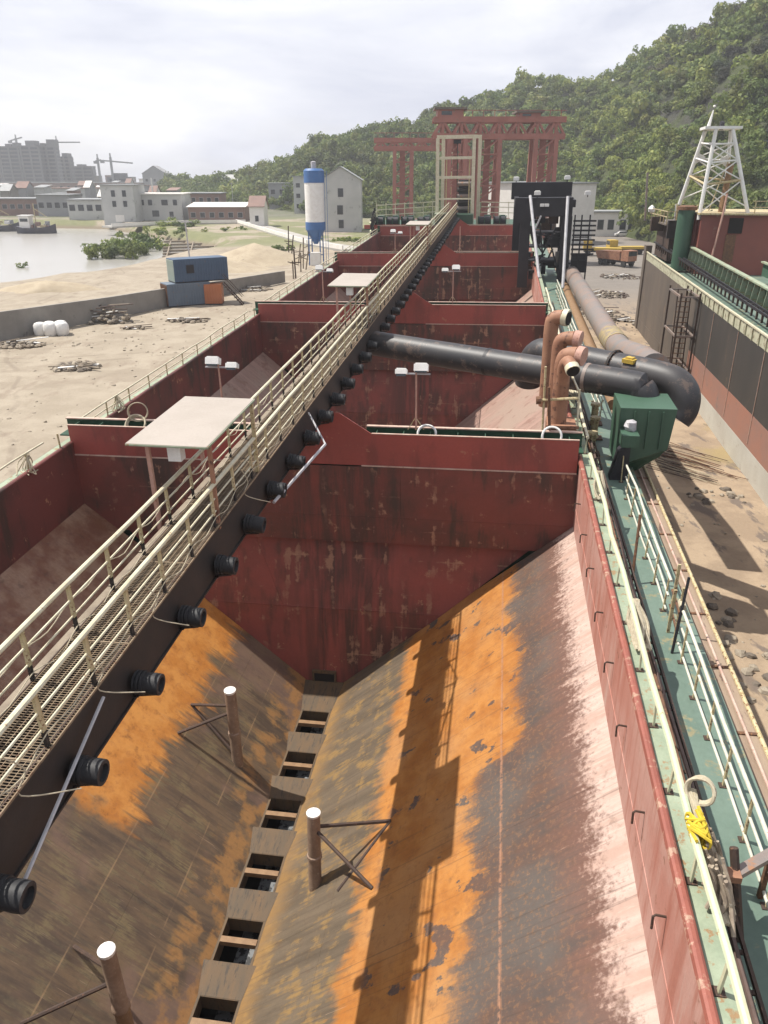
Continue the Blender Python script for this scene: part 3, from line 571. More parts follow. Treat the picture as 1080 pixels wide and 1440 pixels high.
# small dark scars of old lettering and doors are left to the paint; a near-black block paints the dark access hole at the bulkhead's foot:
ship.part('foot_opening_dark', MB().lohi((VP_+0.18, BV[0]-0.52, VB+0.05), (VS_-0.18, BV[0]-0.40, VB+0.62)), 'void')
fr = MB()
for a in ((VP_+0.10, VB+0.02, VP_+0.18, VB+0.70), (VS_-0.18, VB+0.02, VS_-0.10, VB+0.70), (VP_+0.18, VB+0.62, VS_-0.18, VB+0.70)):
    fr.lohi((a[0], BV[0]-0.56, a[1]), (a[2], BV[0]-0.42, a[3]))
ship.part('foot_opening_frame', fr, 'saddle')
# valley: openings onto the tunnel belt, with saddles between
ship.part('tunnel', MB().plate([(-8.3, 1, -23.0), (-4.6, 1, -23.0), (-4.6, 106, -23.0), (-8.3, 106, -23.0)], 0.05).lohi((-8.3, 1, -23), (-8.25, 106, -20.6)).lohi((-4.6, 1, -23), (-4.55, 106, -20.6)), 'void')
ship.part('tunnel_belt', MB().plate([(-6.75, 1, -21.3), (-5.75, 1, -21.22), (-5.75, 106, -21.22), (-6.75, 106, -21.3)], 0.03), 'belt')
PER = 2.3
cov = MB().lohi((-6.98, -0.09, VB-0.14), (-5.92, 0.09, VB+0.03)).mesh('opening_bar', 'frametan')
for n in range(-9, 1):
    vc = 22.97+n*PER
    a, b, c = vc-0.78, vc+0.56, vc+1.45
    rise = 0.13; k = rise/(ST-VB)
    ul, ur = VP_+(UP-VP_)*k, VS_+(US-VS_)*k
    q = [(VP_, b, VB+0.01), (VS_, b, VB+0.01), (ur, c, VB+rise), (ul, c, VB+rise)]
    if n == 0: q = [(VP_, b, VB+0.01), (VS_, b, VB+0.01), (VS_+0.25, 25.2, VB+0.2), (VP_-0.25, 25.2, VB+0.2)]
    sd = ship.part('saddle', MB().plate(q, 0.03), 'saddle')
    if n < 0:
        q = [(ul, c+0.005, VB+rise), (ur, c+0.005, VB+rise), (VS_, c+0.035, VB-0.05), (VP_, c+0.035, VB-0.05)]
        ship.part('saddle_back', MB().plate(q, 0.02), 'saddle', sd)
    f = MB(); f.lohi((VP_, a-0.06, VB-0.5), (VP_+0.07, b, VB+0.005)); f.lohi((VS_-0.07, a-0.06, VB-0.5), (VS_, b, VB+0.005))
    f.lohi((VP_+0.07, a-0.08, VB-0.45), (VS_-0.07, a-0.03, VB+0.012)); f.lohi((VP_+0.07, b-0.02, VB-0.5), (VS_-0.07, b+0.03, VB))
    ship.part('opening_frame', f, 'saddle')
    ship.inst('opening_bar', cov, (0, vc-0.12, 0))
# lower closing strip for the far holds
for v0, v1 in HOLDS[1:]: ship.part('valley_floor', MB().lohi((VP_-0.05, v0, VB-0.1), (VS_+0.05, v1, VB-0.04)), 'saddle')
ship.part('hold_after_plate', MB().lohi((-16, 0.95, -21), (3.1, 1.0, CT)), 'redstain')
# bent hooks on the starboard coaming plate
hk = MB().tube([(0, 0, 0), (-0.16, 0, 0.02), (-0.20, 0, -0.02), (-0.20, -0.03, -0.26)], 0.022, 6).mesh('hook', 'darkrust')
for i in range(10): ship.inst('hook', hk, (US, 4.2+i*2.22+rnd(-.1, .1), -10.95))
# bow: deck, breasthigh green winch house
ship.part('bow_deck', MB().lohi((-18.2, 107, -9.8), (5.3, 121, -9.7)), 'green')
ship.part('bow_bulwark', MB().lohi((-18.2, 107.0, -9.69), (-9.5, 107.15, -9.2)).lohi((-3.6, 107.0, -9.69), (1.0, 107.15, -9.2)), 'red')
ship.part('hull_bow', MB().plate([(-18.2, 118, -24), (5.3, 118, -24), (1, 128, -24), (-14, 128, -24)], 0.1).lohi((-14, 120, -24), (1, 126, -9.9)), 'hull')
# ------------------------------------------------------------------ elevated walkway with the belt under it
WL, WR, FL, RT = -7.06, -6.02, -7.55, -6.62        # rail lines, floor, rail top
V0, V1, PS = 1.7, 108.5, 1.4
wk = Thing('elevated_walkway', 'narrow railed walkway of rusty grating running the ship\'s length over the belt', 'walkway', (0, V0, -9.0), 'S')
for u, nm in ((WL, 'l'), (WR, 'r')):
    wk.part('top_rail', MB().tube([(u+rnd(-.012, .012), v, RT+0.012*math.sin(v*1.3)+rnd(-.012, .012)) for v in np.arange(V0, V1+.1, 2.8)], 0.048, 8), 'cream', smooth=True)
    wk.part('middle_rail', MB().tube([(u, v, RT-0.33+0.01*math.sin(v*2.1+u)) for v in np.arange(V0, V1+.1, 2.8)], 0.022, 6), 'cream', smooth=True)
    wk.part('lower_rail', MB().tube([(u, v, RT-0.62+0.012*math.sin(v*1.7+u)) for v in np.arange(V0, V1+.1, 2.8)], 0.020, 6), 'cream', smooth=True)
    wk.part('kick_plate', MB().lohi((u-0.01, V0, FL-0.05), (u+0.01, V1, FL+0.0)), 'darkrust')
pm = MB().beam((0, 0, -0.62), (0, 0, 0), 0.085, 0.05, (1, 0, 0)).mesh('post', 'creamold'); pl = MB().beam((0, 0, -0.97), (0, 0, -0.625), 0.075, 0.045, (1, 0, 0)).mesh('post_foot', 'girder')
n = int((V1-V0)/PS)
for i in range(n+1):
    for u in (WL, WR):
        lean = rnd(-0.03, 0.03)
        p = wk.inst('post', pm, (u, V0+0.3+i*PS, RT-0.04), rot=(lean, 0, 0)); wk.inst('post_foot', pl, None, p)
# grating panels: bearing bars along, rods across
gm = MB(); PL = PS*2
for k in range(11): gm.beam((WL+0.03+k*0.098, 0.01, FL-0.015), (WL+0.03+k*0.098, PL-0.01, FL-0.015), 0.010, 0.03)
for k in range(51): gm.beam((WL+0.02, 0.03+k*0.055, FL-0.006), (WR+0.07, 0.03+k*0.055, FL-0.006), 0.011, 0.010)
gm.lohi((WL+0.02, 0.0, FL-0.03), (WR+0.07, 0.03, FL+0.004)).beam((WR+0.065, 0.01, FL-0.012), (WR+0.065, PL-0.01, FL-0.012), 0.02, 0.04); gmesh = gm.mesh('grating_panel', 'grate')
for i in range(int((V1-V0)/PL)):
    wk.inst('grating_panel', gmesh, wk.base+Vector((0, i*PL, rnd(-0.006, 0.006)-wk.base.z)) if False else Vector((0, V0+i*PL, rnd(-0.006, 0.006))))
# timber strip along the port side of the belt
plank = MB().box((0, 0, 0), (0.24, 1.35, 0.03)).mesh('side_plank', 'wood')
for i in range(28): wk.inst('side_plank', plank, (WL-0.17, 3+i*1.4, FL-0.16), rot=(0, RAD(rnd(-6, 6)), RAD(rnd(-1, 1))))
for u in (WL+0.02, WR-0.02):
    gd = wk.part('side_girder', MB().lohi((u-0.03, V0, -8.62), (u+0.03, V1, FL-0.05)), 'girder')
    wk.part('girder_flange', MB().lohi((u-0.07, V0, -8.66), (u+0.07, V1, -8.62)).lohi((u-0.07, V0, FL-0.09), (u+0.07, V1, FL-0.05)), 'girder', gd)
wk.part('belt', MB().lohi((WL+0.06, V0, -8.35), (WR-0.06, V1, -8.32)), 'rubber')
im = MB().lathe([(0.05, -0.05), (0.06, 0.0), (0.19, 0.005), (0.19, 0.04), (0.165, 0.045), (0.165, 0.06), (0.19, 0.065), (0.19, 0.10), (0.165, 0.105), (0.165, 0.12), (0.19, 0.125), (0.19, 0.165), (0.165, 0.17), (0.175, 0.30), (0.17, 0.40), (0.12, 0.405), (0.11, 0.34)], n=18, R=Matrix.Rotation(RAD(90), 3, 'Y')).mesh('idler_roller', 'rubber', smooth=True)
ib = MB().beam((-0.02, 0, -0.30), (-0.02, 0, 0.05), 0.09, 0.05).beam((-0.05, 0, -0.27), (0.30, 0, -0.19), 0.05, 0.04).mesh('idler_bracket', 'girder')
for i in range(49):
    v = 3.75+i*2.1
    r = wk.inst('idler_roller', im, (WR+0.08, v, -8.30), rot=(0, RAD(rnd(2, 9)), 0), scale=(rnd(1.05, 1.25),)+(rnd(1.1, 1.2),)*2); wk.inst('idler_bracket', ib, (0, 0, 0), r)
    wk.inst('idler_roller', im, (WL-0.08, v, -8.30), rot=(0, RAD(rnd(-3, 3)), RAD(180)))
for i in range(0, 26, 1):   # cross frames below the floor
    wk.part('cross_tie', MB().lohi((WL, 2.6+i*4.2, -8.61), (WR, 2.7+i*4.2, -8.52)), 'girder'); wk.part('cross_frame', MB().lohi((WL+0.04, 2.6+i*4.2, -7.75), (WR-0.04, 2.68+i*4.2, -7.66)), 'girder')
# thin wires and loose bars hanging at the walkway's starboard side
for k, (v, l) in enumerate(((8.9, 1.1), (11.0, 0.9), (16.5, 1.1), (6.7, 1.2))):
    m = MB(); m.tube(arc([(WR+0.03, v, RT-0.3), (WR+0.10, v+0.25, RT-0.75), (WR+0.06, v+0.1, FL-0.12), (WR+0.5, v+l*0.6, -8.1)]), 0.011, 5)
    single('hanging_cord', m, 'rope', ('thin pale cord tied to the walkway rail, %s' % ('second from the lower left', 'beside the third roller', 'by the canopy post', 'nearest the lower left corner')[k]), 'cord', (WR, v, FL), 'S', 'cords on the walkway')
single('guide_rod', MB().tube([(WR+0.1, 9.0, FL-0.25), (WR+0.28, 6.2, -8.5)], 0.03, 6), 'greybar', 'slanting grey rod along the walkway side near the lower left', 'rod', (WR, 9.0, FL), 'S')
single('strut', MB().tube([(WR+0.35, 17.9, -8.45), (-5.05, 21.6, -8.15)], 0.045, 6).tube([(-5.05, 21.6, -8.15), (WR+0.1, 23.2, -7.7)], 0.03, 6), 'greybar', 'pale grey strut standing off the walkway before the first bulkhead', 'strut', (WR, 18, -8.5), 'S')
for k, (u, z0) in enumerate(((WL-0.06, RT-0.36), (WL+0.05, FL+0.14), (WR+0.05, RT-0.66))):
    pts = []
    for i in range(26):
        v = 3.4+i*PS; pts += [(u+rnd(-.01, .01), v, z0+rnd(-.03, .03)), (u+rnd(-.02, .02), v+PS*.5, z0-rnd(.05, .20))]
    single('sagging_wire', MB().tube(arc(pts, 3), 0.010, 5), 'rope', ('thin pale wire sagging along the outer side of the port walkway rail', 'thin wire sagging just above the walkway floor on the port side', 'thin pale wire sagging below the starboard walkway rail')[k], 'wire', (u, 3.4, z0), 'S', 'wires on the walkway')
# ------------------------------------------------------------------ canopies
def canopy(v0, v1, label, posts=True):
    T = Thing('canopy', label, 'canopy', (-6.9, v0, FL), 'S', 'sheet canopies over the walkway')
    z = -5.67
    sh = T.part('roof_sheet', MB().plate([(-7.82, v0, z+0.02), (-6.0, v0, z), (-6.0, v1, z+0.01), (-7.82, v1, z+0.03)], 0.02), 'canopy')
    T.part('edge_trim', MB().beam((-7.82, v0-0.012, z-0.01), (-6.0, v0-0.012, z-0.03), 0.02, 0.035).beam((-5.985, v0, z-0.03), (-5.985, v1, z-0.02), 0.02, 0.04), 'flange', sh)
    T.part('roof_beam', MB().beam((-7.7, v0+0.2, z-0.05), (-6.05, v0+0.2, z-0.06), 0.05).beam((-7.7, v1-0.2, z-0.05), (-6.05, v1-0.2, z-0.05), 0.05), 'creamold')
    for u, v, zz, mt in ((-7.45, v0+0.25, FL-0.3, 'postpink'), (-6.02, v0+0.2, FL-0.15, 'ventorange'), (-7.45, v1-0.25, FL-0.3, 'postpink'), (-6.02, v1-0.2, FL-0.1, 'creamold')):
        T.part('post', MB().beam((u, v, zz), (u, v, z-0.06), 0.085, 0.085), mt)
    T.part('lamp_box', MB().box((-6.85, v0+0.35, z-0.28), (0.3, 0.25, 0.34)), 'white')
    return T
canopy(14.6, 18.05, 'large pale sheet canopy over the walkway, nearest the viewer')
canopy(35.5, 39.3, 'pale sheet canopy over the walkway before the second bulkhead')
canopy(66.0, 69.3, 'small pale sheet canopy farthest along the walkway')
# ------------------------------------------------------------------ railings of the ship
def railing(name, label, u, v0, v1, ztop, zfoot, rails, postmat, railmat, ps, rt=0.045, grp=None, gaps=()):
    T = Thing(name, label, 'railing', (u, v0, zfoot), 'S', grp)
    for k, dz in enumerate(rails):
        T.part('top_rail' if k == 0 else 'lower_rail', MB().tube([(u+0.02*math.sin(v*1.9+k)+rnd(-.012, .012), v, ztop-dz+0.018*math.sin(v*0.9+k)+rnd(-.014, .014)) for v in np.arange(v0, v1+0.1, 2.0)], rt if k == 0 else rt*0.75, 8), railmat, smooth=True)
    pm = MB().beam((0, 0, zfoot-ztop), (0, 0, 0), 0.07, 0.035, (1, 0, 0)).mesh('post', postmat); fm = MB().box((0, 0, 0), (0.16, 0.14, 0.02)).mesh('foot_plate', 'darkrust')
    i = 0
    while v0+0.2+i*ps < v1:
        p = T.inst('post', pm, (u, v0+0.2+i*ps, ztop-0.02), rot=(RAD(rnd(-3, 3)), RAD(rnd(-2, 2)), 0)); T.inst('foot_plate', fm, (0, 0, zfoot-ztop+0.03), p); i += 1
    return T
railing('outer_railing', 'white three-bar deck-edge railing from the lower right corner forward to the small gate', 4.70, 6.4, 16.6, -10.15, DK, (0, 0.42, 0.86), 'creamold', 'whiterail', 1.32, 0.038, 'starboard deck-edge railings')
railing('outer_railing', 'white three-bar deck-edge railing between the small gate and the green tank', 4.70, 17.9, 27.2, -10.15, DK, (0, 0.42, 0.86), 'creamold', 'whiterail', 1.45, 0.038, 'starboard deck-edge railings')
railing('outer_railing', 'white deck-edge railing beyond the black pipes', 4.70, 33.5, 68.0, -10.15, DK, (0, 0.42, 0.86), 'creamold', 'whiterail', 1.5, 0.038, 'starboard deck-edge railings')
railing('coaming_railing', 'pale green single-pipe railing along the starboard coaming of the nearest hold', 3.30, 5.0, 25.4, -9.45, CT-0.12, (0,), 'palegreenrail', 'palegreenrail', 1.75, 0.062, 'coaming railings')
railing('coaming_railing', 'pale railing along the starboard coaming beside the orange vents', 3.36, 26.6, 60.0, -9.42, CT-0.12, (0,), 'palegreenrail', 'cream', 1.8, 0.06, 'coaming railings')
railing('coaming_railing', 'thin cream railing along the port coaming of the nearest hold', UP-0.12, 8, 25.6, -9.38, CT-0.05, (0,), 'creamold', 'cream', 2.1, 0.035, 'coaming railings')
railing('coaming_railing', 'thin cream railing along the port coaming of the second hold', UP-0.12, 26.6, 50.5, -9.38, CT-0.05, (0, 0.30), 'creamold', 'cream', 2.1, 0.035, 'coaming railings')
railing('coaming_railing', 'thin cream railing along the port coaming of the two far holds', UP-0.12, 51.6, 105, -9.38, CT-0.05, (0, 0.3), 'creamold', 'cream', 2.2, 0.04, 'coaming railings')
# ------------------------------------------------------------------ floodlight masts on the bulkheads
def floodlight(base, top, label, s=1.0, flip=1, lamps=True):
    T = Thing('floodlight_mast', label, 'floodlight', base, 'S', 'floodlight masts on the bulkheads'); b = Vector(base)
    z = Vector((b.x, b.y, top))
    m = MB().tube([b, z], 0.035*s, 8); ft = MB().beam(b+Vector((-0.3, 0, 0)), b+Vector((0, 0, 0.5)), 0.03).beam(b+Vector((0.28, 0.05, 0)), b+Vector((0, 0, 0.45)), 0.03)
    T.part('mast', m, 'postpink', smooth=True); T.part('stay', ft, 'creamold')
    if lamps:
        T.part('crossbar', MB().beam(z+Vector((-0.42*flip, 0, -0.08)), z+Vector((0.5*flip, 0, -0.08)), 0.05), 'greybar')
        R = Matrix.Rotation(RAD(-22), 3, 'X')
        for dx, dz, sx in ((0.18*flip, 0.14, 0.50), (-0.52*flip, -0.02, 0.42)):
            h = T.part('lamp_housing', MB().box(z+Vector((dx, 0, dz)), (sx, 0.30, 0.24 if sx > 0.45 else 0.16), R).box(z+Vector((dx, 0.03, dz+0.13 if sx > .45 else dz+0.09)), (sx*0.8, 0.22, 0.06), R), 'white')
            T.part('lens', MB().box(z+Vector((dx, -0.17, dz-0.06)), (sx*0.84, 0.02, 0.13 if sx > .45 else 0.09), R), 'glass', h)
floodlight((-9.95, 26.25, -9.3), -7.0, 'twin white floodlight mast left of the walkway behind the first bulkhead', 1, -1)
floodlight((-2.76, 26.3, -9.25), -7.1, 'twin white floodlight mast on the first bulkhead right of the walkway', 1, 1)
floodlight((-3.0, 51.3, -9.25), -7.15, 'twin white floodlight mast on the second bulkhead right of the walkway', 1, 1)
floodlight((-10.3, 78.3, -9.3), -7.45, 'twin white floodlight mast on the third bulkhead left of the walkway', 1.2, -1)
floodlight((-11.6, 51.3, -9.3), -7.2, 'twin white floodlight mast behind the canopy at the second bulkhead', 1.1, -1)
floodlight((-4.0, 78.3, -9.25), -6.9, 'bare lamp post on the third bulkhead right of the walkway', 1.2, 1, False)
# ------------------------------------------------------------------ standing tubes in the hold
def stub(foot, top, braces, label):
    T = Thing('braced_tube', label, 'tube post', foot, 'S', 'capped tubes standing in the hold'); f, t = Vector(foot), Vector(top); d = t-f
    tb = T.part('tube', MB().tube([f, f+d*0.42, f+d*0.43, f+d*0.46, f+d*0.47, f+d*0.98], 0.19, 14, [0.19, 0.185, 0.215, 0.215, 0.185, 0.185]), 'bamboo', smooth=True)
    T.part('cap', MB().tube([f+d*0.975, f+d, f+d*1.003], 0.19, 14, [0.19, 0.20, 0.185]), 'white', tb, smooth=True)
    for p, q in braces: T.part('brace', MB().tube([Vector(p), Vector(q)], 0.055, 7), 'darkrust', smooth=True)
s1 = Vector((-4.42, 14.75, -19.1)); t1 = Vector((-4.38, 15.0, -16.4))
def stb(u, v): return Vector((u, v, VB+(ST-VB)*(u-VS_)/(US-VS_)))
def prt(u, v): return Vector((u, v, VB+(ST-VB)*(VP_-u)/(VP_-UP)))
stub(s1, t1, [(lerp(s1, t1, .82), stb(-2.35, 15.7)), (lerp(s1, t1, .80), stb(-2.55, 13.6)), (stb(-2.35, 15.7), stb(-3.6, 14.1))], 'white-capped braced tube standing on the starboard slope')
a = at('S', 333, 1062, 0, -8.35); s2 = prt(-8.24, 19.4)-Vector((0, 0, .15)); t2 = Vector((-8.2, 19.42, -16.08))
stub(s2, t2, [(lerp(s2, t2, .80), prt(-10.06, 20.3)), (lerp(s2, t2, .72), prt(-10.0, 18.9)), (prt(-10.06, 20.3), lerp(s2, t2, .12))], 'white-capped braced tube on the port slope in mid hold')
s3 = prt(-7.95, 10.2)-Vector((0, 0, .15)); t3 = Vector((-7.95, 10.2, -15.95))
stub(s3, t3, [(lerp(s3, t3, .80), prt(-9.74, 11.4)), (lerp(s3, t3, .70), prt(-9.92, 9.4))], 'white-capped braced tube at the lower left edge of the picture')
# ------------------------------------------------------------------ pipes over the second hold
pA = [(-5.75, 36.1, -8.42), (0, 33.0, -8.46), (5.0, 30.35, -8.5), (5.55, 30.05, -8.62), (5.75, 29.95, -8.95), (5.8, 29.9, -9.4)]
T = Thing('discharge_pipe', 'black pipe crossing the second hold from the walkway, the lower of two', 'pipe', (0, 33, -9.0), 'S', 'black discharge pipes')
T.part('pipe', MB().tube(arc(pA, 5), 0.58, 22), 'blackpipe', smooth=True)
for t in (0.5, 0.87): T.part('joint_band', MB().tube([lerp(pA[0], pA[2], t), lerp(pA[0], pA[2], t+0.012)], 0.60, 22), 'greypipe' if t > .8 else 'black', smooth=True)
pB = [(1.55, 36.2, -10.2), (1.6, 35.9, -9.2), (1.95, 35.2, -8.5), (2.6, 34.5, -8.42), (5.0, 32.5, -8.42), (6.3, 31.45, -8.43), (7.0, 30.9, -8.55), (7.35, 30.6, -8.95), (7.35, 30.5, -9.5), (7.15, 30.45, -9.85)]
MAT['rags'] = weather('brown rags', (0.33, 0.27, 0.20), (0.22, 0.17, 0.13), (0.45, 0.40, 0.32), 5, 0.9)
T = Thing('discharge_pipe', 'black pipe with a big elbow bending down outside the ship\'s side', 'pipe', (5, 32.5, -9.0), 'S', 'black discharge pipes')
T.part('pipe', MB().tube(arc(pB, 6), 0.62, 24), 'blackpipe', smooth=True)
def flange(T, a, b, t, r):
    a, b = Vector(a), Vector(b); d = (b-a).normalized(); p = lerp(a, b, t); x = d.cross(Vector((0, 0, 1))).normalized(); y = x.cross(d)
    f = T.part('flange', MB().tube([p-d*.05, p-d*.005], r+.10, 24).tube([p+d*.005, p+d*.05], r+.10, 24), 'girder', smooth=True); m = MB()
    for k in range(16): q = p+(x*math.cos(k*math.pi/8)+y*math.sin(k*math.pi/8))*(r+.055); m.tube([q-d*.09, q+d*.09], .022, 6)
    T.part('flange_bolt', m, 'rust', f)
for t in (.0, .62): flange(T, pB[3], pB[5], t, .62)
T.part('yellow_hatch', MB().box((5.35, 31.75, -7.93), (0.5, 0.42, 0.16), Matrix.Rotation(RAD(-38), 3, 'Z')).box((5.35, 31.75, -7.83), (0.3, 0.25, 0.1), Matrix.Rotation(RAD(-38), 3, 'Z')), 'yellow')
T.part('joint_band', MB().tube([(2.75, 34.38, -8.42), (2.9, 34.25, -8.42)], 0.645, 24), 'greypipe', smooth=True)
MAT['mustard'] = weather('worn mustard band', (0.36, 0.28, 0.12), (0.28, 0.21, 0.13), (0.2, 0.17, 0.15), 1.5, 0.6, rustamt=.52)
T = Thing('deck_pipe', 'long grey pinkish pipe lying along the ship\'s outer side', 'pipe', (6.6, 55, -11.3), 'S')
T.part('pipe', MB().tube([(6.35, 76.0, -10.6), (6.6, 60, -10.6), (6.75, 48.5, -10.55), (6.85, 44, -10.4), (6.9, 38, -9.4), (6.7, 33.5, -8.7)], 0.66, 22), 'greypipe', smooth=True)
T.part('yellow_band', MB().tube([(6.77, 48.0, -10.53), (6.83, 45.4, -10.45)], 0.69, 22), 'mustard', smooth=True)
T.part('end_collar', MB().tube([(6.35, 77.4, -10.6), (6.35, 75.4, -10.6)], 0.78, 22), 'black', smooth=True)
single('ochre_gutter', MB().tube([(5.75, v, -11.55) for v in (37, 48, 60, 74)], 0.42, 12), 'frametan', 'ochre rusty pipe alongside the long grey pipe', 'pipe', (5.7, 50, -11.9), 'S', smooth=True)
# green tank under the elbow
T = Thing('green_tank', 'dark green steel tank hung under the black elbow at the deck edge', 'tank', (5.9, 29, -12.4), 'S')
def ring(z, v0, v1, u0, u1): return [(u0, v0, z), (u1, v0, z), (u1, v1, z), (u0, v1, z)]
m = MB(); lo, mi, hi = ring(-11.4, 28.6, 29.9, 4.85, 5.6), [(4.65, 28.0, -11.05), (6.45, 28.0, -10.3), (6.45, 30.0, -10.3), (4.65, 30.0, -11.05)], ring(-8.75, 28.0, 30.0, 4.6, 6.6)
m.add(lo+mi+hi, [(3, 2, 1, 0)]+[(i, (i+1) % 4, 4+(i+1) % 4, 4+i) for i in range(4)]+[(4+i, 4+(i+1) % 4, 8+(i+1) % 4, 8+i) for i in range(4)]+[(8, 9, 10, 11)])
T.part('shell', m, 'green')
for u in (5.1, 5.6, 6.1): T.part('stiffener', MB().lohi((u, 27.93, -10.3), (u+0.05, 28.0, -8.85)), 'green')
T.part('skirt', MB().plate([(4.7, 28.3, -11.07), (6.44, 28.3, -10.36), (6.3, 28.5, -10.75), (4.9, 28.5, -11.75)], 0.05), 'darkgreen')
# orange vents with goosenecks
T = Thing('gooseneck_vents', 'cluster of faded orange gooseneck vents on the starboard coaming', 'vent', (2.6, 27.6, -9.7), 'S')
T.part('base_block', MB().lohi((1.95, 27.0, -9.75), (3.0, 28.3, -9.25)).lohi((1.9, 26.95, -9.25), (3.05, 27.1, -9.15)), 'ventorange')
for k, (u, v, zt, r, du, dv) in enumerate(((2.35, 27.5, -6.70, 0.29, 0.46, -0.25), (2.25, 28.5, -6.35, 0.26, 0.50, -0.2), (2.0, 29.8, -5.85, 0.27, 0.40, -0.2))):
    m = MB().tube(arc([(u, v, -9.3), (u, v, (zt-9.3)/2), (u, v, zt-0.35), (u+du*0.25, v+dv*0.25, zt-0.03), (u+du, v+dv, zt+0.05)], 5), r, 16)
    p = T.part('vent_pipe', m, 'ventorange', smooth=True)
    T.part('mouth', MB().tube([(u+du, v+dv, zt+0.05), (u+du*1.45, v+dv*1.45, zt+0.03)], r+0.045, 16), 'cream' if k == 2 else 'postpink', p, smooth=True)
    if k == 2: T.part('mouth_dark_disc', MB().tube([(u+du*1.45, v+dv*1.45, zt+0.03), (u+du*1.5, v+dv*1.5, zt+0.03)], r, 16), 'void', p)  # black disc painted as the dark inside of the open mouth
m = MB().tube(arc([(2.35, 27.1, -7.6), (2.35, 26.95, -7.0), (2.45, 26.7, -6.75), (2.55, 26.4, -6.85)], 4), 0.22, 14)
p = T.part('vent_pipe', m, 'ventorange', smooth=True); T.part('mouth', MB().tube([(2.55, 26.42, -6.84), (2.6, 26.25, -6.95)], 0.25, 14), 'cream', p, smooth=True); T.part('mouth_dark_disc', MB().tube([(2.6, 26.25, -6.95), (2.605, 26.23, -6.96)], 0.22, 14), 'void', p)  # front mouth closed by a black disc for its unlit inside
T = Thing('valve_stand', 'rusty valve stand with rods left of the orange vents', 'valve', (1.75, 26.6, -9.3), 'S')
T.part('rod', MB().tube([(1.75, 26.6, -9.3), (1.7, 26.6, -6.9)], 0.04, 6), 'creamold'); T.part('rod', MB().tube([(2.0, 26.5, -9.3), (1.85, 26.5, -7.6)], 0.05, 6), 'rust')
T.part('cross_shaft', MB().tube([(1.5, 26.55, -8.1), (2.9, 26.6, -8.0)], 0.05, 7), 'creamold'); T.part('hub', MB().tube([(1.45, 26.55, -8.1), (1.62, 26.55, -8.09)], 0.14, 10), 'rust')
T.part('guard_bar', MB().beam((3.0, 27.0, -9.3), (2.95, 27.0, -7.8), 0.07).beam((2.95, 27.0, -7.9), (2.7, 28.0, -7.5), 0.06), 'cream')
# rope coils and hoses
def coil(name, label, c, r, tilt, n=2, mat='rope', rr=0.035, cat='rope coil'):
    m = MB(); R = Matrix.Rotation(tilt[0], 3, 'X') @ Matrix.Rotation(tilt[1], 3, 'Y')
    for k in range(n):
        pts = [Vector(c)+R @ Vector((math.cos(t)*r*(1+0.05*k), math.sin(t)*r*(1+0.03*k), 0.02*math.sin(3*t+k)+0.05*k)) for t in np.linspace(0, 6.3, 22)]
        m.tube(pts, rr, 6)
    return single(name, m, mat, label, cat, c, 'S', smooth=True)
coil('hose_ring', 'white hose ring leaning on the first bulkhead at right by the vents', (2.05, 26.0, -9.22), 0.33, (RAD(65), 0), 1, 'white', 0.04)
coil('rope_coil', 'pale rope coil on the first bulkhead below the right floodlight', (-2.35, 26.1, -9.32), 0.32, (RAD(50), 0), 2, 'white')
coil('rope_coil', 'pale rope coil on the port end of the first bulkhead', (-13.4, 26.1, -9.35), 0.36, (RAD(50), 0), 3, 'rope')
coil('rope_loop', 'loose rope loops tied to the port railing above the bulkhead', (-13.4, 26.4, -8.9), 0.34, (RAD(85), RAD(20)), 3, 'rope', 0.02)
coil('hose_loop', 'pale hose loop standing on the starboard railing near the yellow rope', (3.55, 9.75, -9.30), 0.20, (RAD(70), RAD(-30)), 3, 'rope', 0.03)
def bundle(name, label, p, q, n, mat, spread, rr=0.02, cat='rope'):
    m = MB()
    for k in range(n):
        a = Vector(p)+Vector((rnd(-1, 1), rnd(-1, 1), 0))*spread*0.4; b = Vector(q)+Vector((rnd(-1, 1), rnd(-1, 1), 0))*spread; mid = (a+b)/2+Vector((rnd(-1, 1), rnd(-1, 1), rnd(-1.2, 0)))*spread
        m.tube(arc([a, mid, b], 5), rr, 5)
    return single(name, m, mat, label, cat, p, 'S')
bundle('rope_bundle', 'bundle of pale ropes hanging on the port railing at the left edge', (UP-0.1, 23.0, -9.40), (UP-0.1, 22.7, -10.0), 12, 'rope', 0.30)
bundle('rope_bundle', 'bundle of ropes hanging on the port railing of the second hold', (UP-0.1, 29.8, -9.40), (UP-0.1, 29.6, -9.98), 14, 'rope', 0.28)
bundle('rope_bundle', 'pale rags and ropes tied on the coaming railing in mid hold', (3.4, 15.6, -9.4), (3.48, 14.6, -10.0), 16, 'rope', 0.16, 0.035)
bundle('rope_bundle', 'pale rope lashing on the coaming railing near the first bulkhead', (3.4, 23.2, -9.35), (3.45, 22.6, -10.0), 14, 'rope', 0.16, 0.03)
bundle('rope_bundle', 'thick grey hawser lashed along the coaming railing at lower right', (3.42, 9.8, -9.4), (3.6, 8.0, -10.0), 12, 'rope', 0.13, 0.045)
bundle('rope_bundle', 'tangle of pale rope on the starboard railing beside the vents', (3.3, 31, -9.3), (3.3, 36, -9.7), 16, 'rope', 0.25, 0.03)
m = MB()
for k in range(16): a_ = rnd(0, 6.28); m.tube(arc([(3.36+.13*math.cos(a_+t), 8.95+rnd(-.25, .25)+.05*t, -9.42+.13*math.sin(a_+t)) for t in (0, 1.3, 2.6, 3.9)], 4), .028, 6)
single('yellow_rope_knot', m, 'yrope', 'bright yellow rope knotted round the coaming railing at lower right', 'rope', (3.35, 9.1, -9.42), 'S', smooth=True)
RG = MB()
